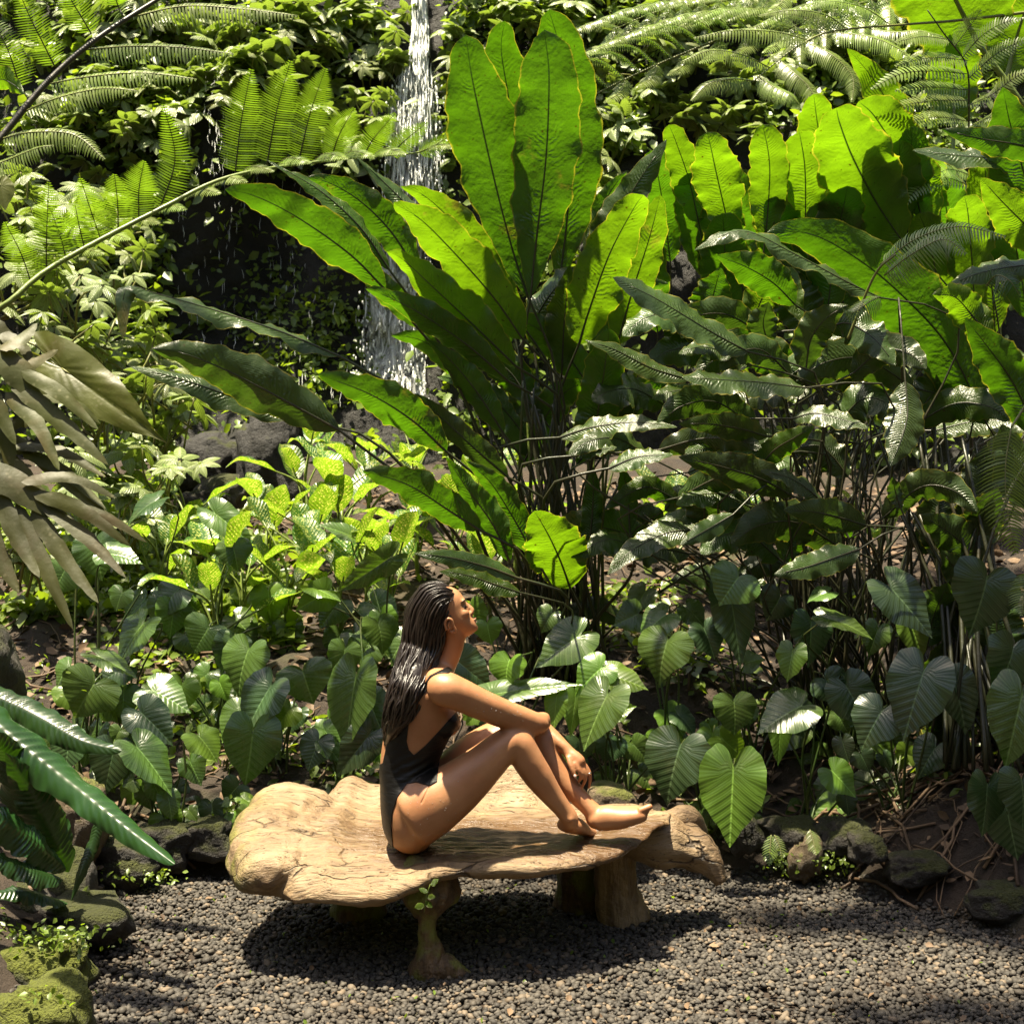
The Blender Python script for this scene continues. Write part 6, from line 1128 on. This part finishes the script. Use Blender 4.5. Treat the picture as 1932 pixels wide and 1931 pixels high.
# left hand, hanging, thumb towards the camera
B.append(limb([(1230, 1098, YC + .066, 34, .019), (1258, 1130, YC + .058, 40, .019), (1292, 1165, YC + .050, 46, .022), (1322, 1190, YC + .046, 42, .022), (1335, 1203, YC + .044, 26, .015)], 16, 20))
for ch, r0 in [([(1250, 1150, .040), (1262, 1195, .026), (1278, 1238, .020), (1294, 1276, .018)], 15.5), ([(1290, 1185, .030), (1312, 1228, .024), (1326, 1268, .026), (1310, 1306, .034)], 13.5), ([(1316, 1188, .040), (1344, 1236, .034), (1354, 1282, .034), (1330, 1338, .042)], 13.5),
               ([(1340, 1186, .052), (1368, 1236, .048), (1381, 1282, .046), (1373, 1344, .050)], 13.0), ([(1345, 1190, .066), (1372, 1230, .066), (1384, 1268, .064), (1376, 1310, .066)], 11.5)]:
    B.append(limb([(a, b, YC + c_, r0 * q, r0 * PXM * q) for (a, b, c_), q in zip(ch, (1.1, 1.02, 0.95, 0.70))], 18, 14))
# neck and head
B.append(limb([(455, 690, YC, 120, .085), (490, 625, YC, 88, .064), (535, 550, YC, 72, .053), (560, 480, YC, 70, .052), (566, 420, YC, 74, .055), (560, 370, YC, 74, .055)], 24, 28))
HO = np.array([520.0, 270.0]); HF = np.array([.84, -.54]); HA = np.array([-.542, -.839])
def head():
    a = [-214, -207, -195, -163, -122, -85, -52, -18, 20, 55, 90, 125, 150, 166]; fr = [60, 92, 102, 106, 103, 108, 116, 126, 127, 121, 101, 72, 40, 2]
    bk = [30, 5, -8, -35, -75, -112, -138, -150, -156, -155, -142, -108, -66, -10]; hw = [.010, .026, .034, .045, .056, .061, .064, .067, .070, .070, .066, .052, .034, .006]
    aa = np.linspace(a[0], a[-1], 46); fr, bk, hw = [np.interp(aa, a, q) for q in (fr, bk, hw)]
    for q in (fr, bk, hw): q[1:-1] = 0.25 * q[:-2] + 0.5 * q[1:-1] + 0.25 * q[2:]
    k = 44; th = np.linspace(0, 2 * np.pi, k, endpoint=False); V = []
    for i in range(46):
        c0, r0 = (fr[i] + bk[i]) / 2, (fr[i] - bk[i]) / 2; c, s = np.cos(th), np.sin(th); ff = c0 + r0 * np.sign(c) * np.abs(c) ** 0.88; yy = hw[i] * np.sign(s) * np.abs(s) ** 0.9
        xy = HO + ff[:, None] * HF + aa[i] * HA; V += [PZ(p[0], p[1], YC + y) for p, y in zip(xy, yy)]
    V = np.array(V); V = np.vstack([V, V[:k].mean(0), V[-k:].mean(0)]); j = np.arange(k); j2 = (j + 1) % k
    return V, [grid_faces(46, k, True), np.vstack([np.stack([j2, j, np.full(k, 46 * k)], -1), np.stack([45 * k + j, 45 * k + j2, np.full(k, 46 * k + 1)], -1)])]
B.append(head())
B.append(limb([(640, 238, YC, 9, .008), (657, 255, YC, 13, .009), (673, 271, YC, 15, .012), (681, 285, YC, 13, .014), (672, 302, YC, 12, .014), (660, 305, YC, 10, .012)], 16, 16))
B.append(ball(674, 296, YC - .011, 11, .006)); B.append(ball(674, 296, YC + .011, 11, .006))
B.append(ball(688, 331, YC, 13, .017, 8, 0.6)); B.append(ball(692, 352, YC, 12, .016, 9, 0.5)); B.append(ball(697, 385, YC, 19, .016)); B.append(ball(628, 222, YC - .026, 15, .020, 9, 0.6)); B.append(ball(628, 222, YC + .026, 15, .020, 9, 0.6))
B.append(ball(628, 300, YC - .036, 34, .018)); B.append(ball(628, 300, YC + .036, 34, .018))             # cheekbones
V, Fs, _ = merge(B)
tmp = bpy.data.objects.new('tmp_body', mesh_np('tmp_body', V, Fs)); scene.collection.objects.link(tmp)
md = tmp.modifiers.new('r', 'REMESH'); md.mode = 'VOXEL'; md.voxel_size = 0.0034; md.adaptivity = 0.0
dg = bpy.context.evaluated_depsgraph_get(); ev = tmp.evaluated_get(dg); me = bpy.data.meshes.new_from_object(ev)
BV = np.empty(len(me.vertices) * 3, np.float32); me.vertices.foreach_get('co', BV); BV = BV.reshape(-1, 3).astype(float)
BE = np.empty(len(me.edges) * 2, np.int32); me.edges.foreach_get('vertices', BE); BE = BE.reshape(-1, 2)
me.calc_loop_triangles(); BT = np.empty(len(me.loop_triangles) * 3, np.int32); me.loop_triangles.foreach_get('vertices', BT); BT = BT.reshape(-1, 3)
bpy.data.objects.remove(tmp); bpy.data.meshes.remove(me)
def zp(Vx): return np.stack([((Vx[:, 0] / Vx[:, 1] * F + U0) - ZU0) / ZS, ((V0 - (Vx[:, 2] - H) / Vx[:, 1] * F) - ZV0) / ZS], -1)
Q = zp(BV)
wgt = np.ones(len(BV)); wgt[(Q[:, 0] > 585) & (Q[:, 1] < 420)] = 0.32; wgt[(Q[:, 0] > 1225) & (Q[:, 1] > 1120) & (Q[:, 1] < 1360) & (BV[:, 1] > YC + 0.005)] = 0.25; wgt[(Q[:, 0] > 1380) & (Q[:, 1] > 1400)] = 0.4; wgt[(Q[:, 0] > 1660) & (Q[:, 1] < 1560)] = 0.2
deg = np.bincount(BE.ravel(), minlength=len(BV)).astype(float)
def lap(X):
    S = np.stack([np.bincount(BE[:, 0], X[BE[:, 1], c], len(X)) + np.bincount(BE[:, 1], X[BE[:, 0], c], len(X)) for c in range(3)], -1); return S / deg[:, None] - X
for it in range(22): BV += 0.5 * wgt[:, None] * lap(BV)
loc_ = np.zeros(len(BV)); loc_[(Q[:, 0] > 340) & (Q[:, 0] < 640) & (Q[:, 1] > 600) & (Q[:, 1] < 920)] = 1; loc_[(Q[:, 0] > 190) & (Q[:, 0] < 520) & (Q[:, 1] > 1280) & (Q[:, 1] < 1720)] = 1; loc_[(Q[:, 0] > 850) & (Q[:, 0] < 1130) & (Q[:, 1] > 860) & (Q[:, 1] < 1180)] = 0.5
for it in range(20): loc_ = 0.5 * loc_ + 0.5 * (np.bincount(BE[:, 0], loc_[BE[:, 1]], len(BV)) + np.bincount(BE[:, 1], loc_[BE[:, 0]], len(BV))) / deg
for it in range(60): BV += 0.5 * loc_[:, None] * lap(BV)
# eye sockets, temple and the crease at the hip
def dent(x, y, Y, r, amp, d):
    c = PZ(x, y, Y); w = np.exp(-np.sum((BV - c) ** 2, 1) / r ** 2); BV[:] += (amp * w)[:, None] * np.array(d)
for s_ in (-1, 1): dent(632, 256, YC + s_ * .036, .011, .0050, (-.7, -s_ * .6, 0)); dent(668, 322, YC + s_ * .012, .006, .0015, (-1, 0, 0))
def seg_dist(Pq, a, b):
    ab = b - a; t = np.clip(((Pq - a) @ ab) / (ab @ ab), 0, 1); return np.linalg.norm(Pq - a - t[:, None] * ab, axis=1)
Q = zp(BV); near = BV[:, 1] < YC
for a, b, amp, wd in [((425, 1325), (378, 1425), .0030, 5.0)]:
    d = seg_dist(Q, np.array(a, float), np.array(b, float)); w = np.exp(-(d / wd) ** 2) * near; BV[:, 1] += amp * w
woman = thing('person', 'woman in a black swimsuit sitting sideways on the driftwood bench, looking up, arms on knees', 'person', (float(PZ(330, 1700, YC)[0]), YC, 0.36))
body = part('body', woman, BV, BT, M['skin'])
# swimsuit cut out of the body surface with clean edges, slightly proud of the skin
poly = np.array([(548, 612), (430, 672), (345, 790), (268, 900), (214, 1000), (172, 1085), (150, 1190), (60, 1230), (60, 1760), (215, 1760), (206, 1660), (198, 1560), (206, 1480), (236, 1390), (290, 1312), (345, 1304), (425, 1326), (470, 1300), (478, 1215), (500, 1110), (560, 1010), (640, 960), (650, 860), (596, 872), (540, 930), (480, 1000), (400, 1085), (332, 1142), (302, 1112), (288, 1060), (300, 960), (330, 872), (398, 768), (448, 708), (562, 640)], float)
def poly_sd(Pq, pl):
    d = np.full(len(Pq), 1e9); ins = np.zeros(len(Pq), bool); m = len(pl)
    for i in range(m):
        a, b = pl[i], pl[(i + 1) % m]; d = np.minimum(d, seg_dist(Pq, a, b)); c = ((a[1] > Pq[:, 1]) != (b[1] > Pq[:, 1])); xx = (b[0] - a[0]) * (Pq[:, 1] - a[1]) / (b[1] - a[1] + 1e-12) + a[0]; ins ^= c & (Pq[:, 0] < xx)
    return np.where(ins, d, -d)
sel = (Q[:, 0] > 40) & (Q[:, 0] < 680) & (Q[:, 1] > 590) & (Q[:, 1] < 1780)
# project as if every point lay in the middle plane, so both flanks take the same pattern
Qm = np.stack([((BV[:, 0] / YC * F + U0) - ZU0) / ZS, ((V0 - (BV[:, 2] - H) / YC * F) - ZV0) / ZS], -1); Qs = np.where((BV[:, 1] < YC + 0.02)[:, None], Q, Qm)
s_f = np.full(len(BV), -50.0); s_f[sel] = poly_sd(Qs[sel], poly)
for q in (ra, la):
    pts_ = [PZ(*r_[:3]) for r_ in q[2:]]; dd = np.min([seg_dist(BV, pts_[i], pts_[i + 1]) for i in range(len(pts_) - 1)], axis=0); s_f = np.minimum(s_f, (dd - 0.056) / PXM)
s_f = np.minimum(s_f, np.where(Q[:, 1] < 800, (0.172 - np.abs(BV[:, 1] - YC)) / PXM, 99)); s_f = np.minimum(s_f, np.where(Q[:, 1] < 700, (np.abs(BV[:, 1] - YC) - 0.072) / PXM, 99))
thd = np.min([seg_dist(BV, PZ(*lt[i][:3]), PZ(*lt[i + 1][:3])) for i in range(1, 4)], axis=0); s_f = np.where((Q[:, 0] > 440) & (BV[:, 1] > YC), np.minimum(s_f, (thd - 0.078) / PXM), s_f)
e1 = BV[BT[:, 1]] - BV[BT[:, 0]]; e2 = BV[BT[:, 2]] - BV[BT[:, 0]]; fn = np.cross(e1, e2); VN = np.zeros_like(BV)
for c in range(3): np.add.at(VN, BT[:, c], fn)
VN = nrm(VN)
def clip_mesh(Vv, Tt, s, X):
    keep = (s[Tt] > 0); n = keep.sum(1); out = []; newv = []; cache = {}; base = len(Vv)
    full = Tt[n == 3]
    def cut(i, j):
        key = (min(i, j), max(i, j))
        if key not in cache: t = s[i] / (s[i] - s[j]); cache[key] = base + len(newv); newv.append(X[i] + t * (X[j] - X[i]))
        return cache[key]
    for tri, kp in zip(Tt[(n == 1) | (n == 2)], keep[(n == 1) | (n == 2)]):
        r_ = np.argmax(kp) if kp.sum() == 1 else np.argmin(kp); a, b, c = int(tri[r_]), int(tri[(r_ + 1) % 3]), int(tri[(r_ + 2) % 3])
        if kp.sum() == 1: out.append((a, cut(a, b), cut(a, c)))
        else: p_, q_ = cut(b, a), cut(c, a); out += [(p_, b, c), (p_, c, q_)]
    XX = np.vstack([X, np.array(newv)]) if newv else X; TT = np.vstack([full, np.array(out)]) if out else full
    u, inv = np.unique(TT, return_inverse=True); return XX[u], inv.reshape(-1, 3)
ruch = 0.0022 * np.sin((Q[:, 1] + 0.55 * Q[:, 0]) / 9.0 + 2 * wob(BV, 20, 5)) * np.exp(-((Q[:, 0] - 330) / 110) ** 2 - ((Q[:, 1] - 1225) / 95) ** 2)
SV, ST = clip_mesh(BV, BT, s_f, BV + VN * (0.0030 + ruch)[:, None])
su = part('swimsuit', woman, SV, ST, M['suit']); sm = su.modifiers.new('thickness', 'SOLIDIFY'); sm.thickness = 0.004; sm.offset = -1.0
# ear, eye, brow, nails, ring
ex, ey, Ye = 546, 366, YC - 0.070
el = [(528, 398), (518, 372), (520, 345), (535, 330), (553, 336), (560, 350), (566, 372)]; ring_ = catmull([PZ(a, b, Ye - 0.012 + 0.004 * abs(i - 3) / 3) for i, (a, b) in enumerate(el)] + [PZ(580, 402, Ye - 0.004), PZ(568, 412, Ye - 0.003), PZ(545, 405, Ye - 0.004)], 40)
V1 = tube(ring_, 0.0042, 8)[:2]; V2 = ball(547, 372, Ye - 0.002, 24, .006, 34, -0.25); V3 = ball(572, 404, Ye - 0.003, 13, .005, 12); V4 = tube(catmull([PZ(545, 350, Ye - .009), PZ(536, 370, Ye - .009), PZ(548, 392, Ye - .008)], 10), 0.003, 6)[:2]
V, Fs, _ = merge([V1, V2, V3, V4]); part('ear', woman, V, Fs, M['skin'])
V, Fs = ball(641, 262, YC - .030, 9, .008, 5, 0.5); part('eye', woman, V, Fs, M['eye'])
v, f = tube(catmull([PZ(612, 236, YC - .047), PZ(628, 221, YC - .044), PZ(641, 216, YC - .030)], 10), np.linspace(0.0012, 0.0024, 10), 6); part('eyebrow', woman, v, f, M['brow'])
v, f = tube(catmull([PZ(628, 262, YC - .041), PZ(640, 256, YC - .038), PZ(652, 261, YC - .030)], 10), 0.0014, 6); part('eyelash', woman, v, f, M['brow'])
V, Fs, _ = merge([ball(689, 333, YC, 13, .016, 6, 0.55), ball(693, 349, YC, 12, .015, 7, 0.5)]); part('lips', woman, V + np.array([0.0010, 0, 0]), Fs, M['lip'])
for (a, b, c_, rx) in [(1291, 1268, .011, 8)]: V, Fs = ball(a, b, YC + c_, rx, .003, rx * 1.5, 0.35); part('fingernail', woman, V, Fs, M['nail'])
v, f = tube([PZ(1372, 1246, YC + .0475), PZ(1375, 1256, YC + .047)], 0.0078, 16); part('ring', woman, v, f, M['gold'])
# hair: a combed-back mass and wet strands over it
hs = [(588, 182, YC, 22, .022), (562, 196, YC, 62, .060), (520, 208, YC, 104, .077), (470, 235, YC, 134, .086), (428, 310, YC, 140, .088), (402, 410, YC, 124, .084), (392, 500, YC, 122, .080), (350, 630, YC - .02, 116, .095), (312, 740, YC - .05, 108, .108), (272, 850, YC - .06, 92, .100), (232, 940, YC - .06, 66, .085), (198, 1010, YC - .055, 40, .060), (172, 1070, YC - .05, 8, .020)]
V, Fs = limb(hs, 60, 40); V = V + 0.004 * wob(V, 40, 7)[:, None] * nrm(V - V.mean(0))
hair = part('hair', woman, V, Fs, M['hair'])
def strands():
    r = np.random.default_rng(12); rows = np.array(hs); d = np.r_[0, np.cumsum(np.linalg.norm(np.diff(rows[:, :2], axis=0), axis=1))]; tt = d / d[-1]; L = []
    it = lambda t, c: np.interp(t, tt, rows[:, c])
    for k in range(520):
        th = r.uniform(0, 2 * np.pi); t0 = r.uniform(0.0, 0.30) if k < 420 else r.uniform(0.2, 0.6); t1 = min(1.06, t0 + r.uniform(0.35, 0.85)); n = 26; t = np.linspace(t0, t1, n)
        x, y = it(t, 0), it(t, 1); dx, dy = np.gradient(x), np.gradient(y); ln = np.hypot(dx, dy); px, py = -dy / ln, dx / ln
        if t1 > 1.0: ex_ = np.clip(t - 1, 0, 1); x = x - ex_ * 300; y = y + ex_ * 900
        ph, fr, am = r.uniform(0, 6.28), r.uniform(2.0, 5), r.uniform(5, 24); fan = 1.0 + 0.55 * np.clip(t - 0.6, 0, 1) ** 1.2
        off = np.cos(th) * it(t, 3) * r.uniform(0.97, 1.09) * fan + am * np.sin(fr * 6.28 * t + ph) * np.clip((t - 0.18) * 2.4, 0.08, 1); yo = np.sin(th) * it(t, 4) * r.uniform(0.99, 1.10) * fan + 0.004 * np.sin(fr * 5 * t + ph * 2)
        C = np.array([PZ(x[i] + px[i] * off[i], y[i] + py[i] * off[i], it(t[i], 2) + yo[i]) for i in range(n)])
        w = (r.uniform(0.0016, 0.0055) if k % 6 else 0.0008) * np.sin(np.linspace(0.35, 3.0, n)) ** 0.6; L.append(tube(C, w, 5, False)[:2])
    return merge(L)
V, Fs, _ = strands(); part('strands', hair, V, Fs, M['hair'], kind='stuff')
# beads of water on the hip and arm
def drops():
    r = np.random.default_rng(33); ok = np.where(near & (((Q[:, 0] > 215) & (Q[:, 0] < 620) & (Q[:, 1] > 1290) & (Q[:, 1] < 1660) & (s_f < -6)) | ((Q[:, 0] > 700) & (Q[:, 0] < 1000) & (Q[:, 1] > 780) & (Q[:, 1] < 960))))[0]
    L = []; v_, f_ = ball(0, 0, 1.0, 1, PXM, 1); v_ = (v_ - PZ(0, 0, 1.0)); f_ = IF
    for i in r.choice(ok, 170, False): L.append((IV * r.uniform(0.0004, 0.0012) + BV[i] + VN[i] * 0.0004, [IF]))
    return merge(L)
m = N('water_drop'); M['drop'] = m.done(m.prin((1, 1, 1), 0.02, Transmission_Weight=0.6, IOR=1.33))
V, Fs, _ = drops(); part('water_drops', woman, V, Fs, M['drop'], kind='stuff')
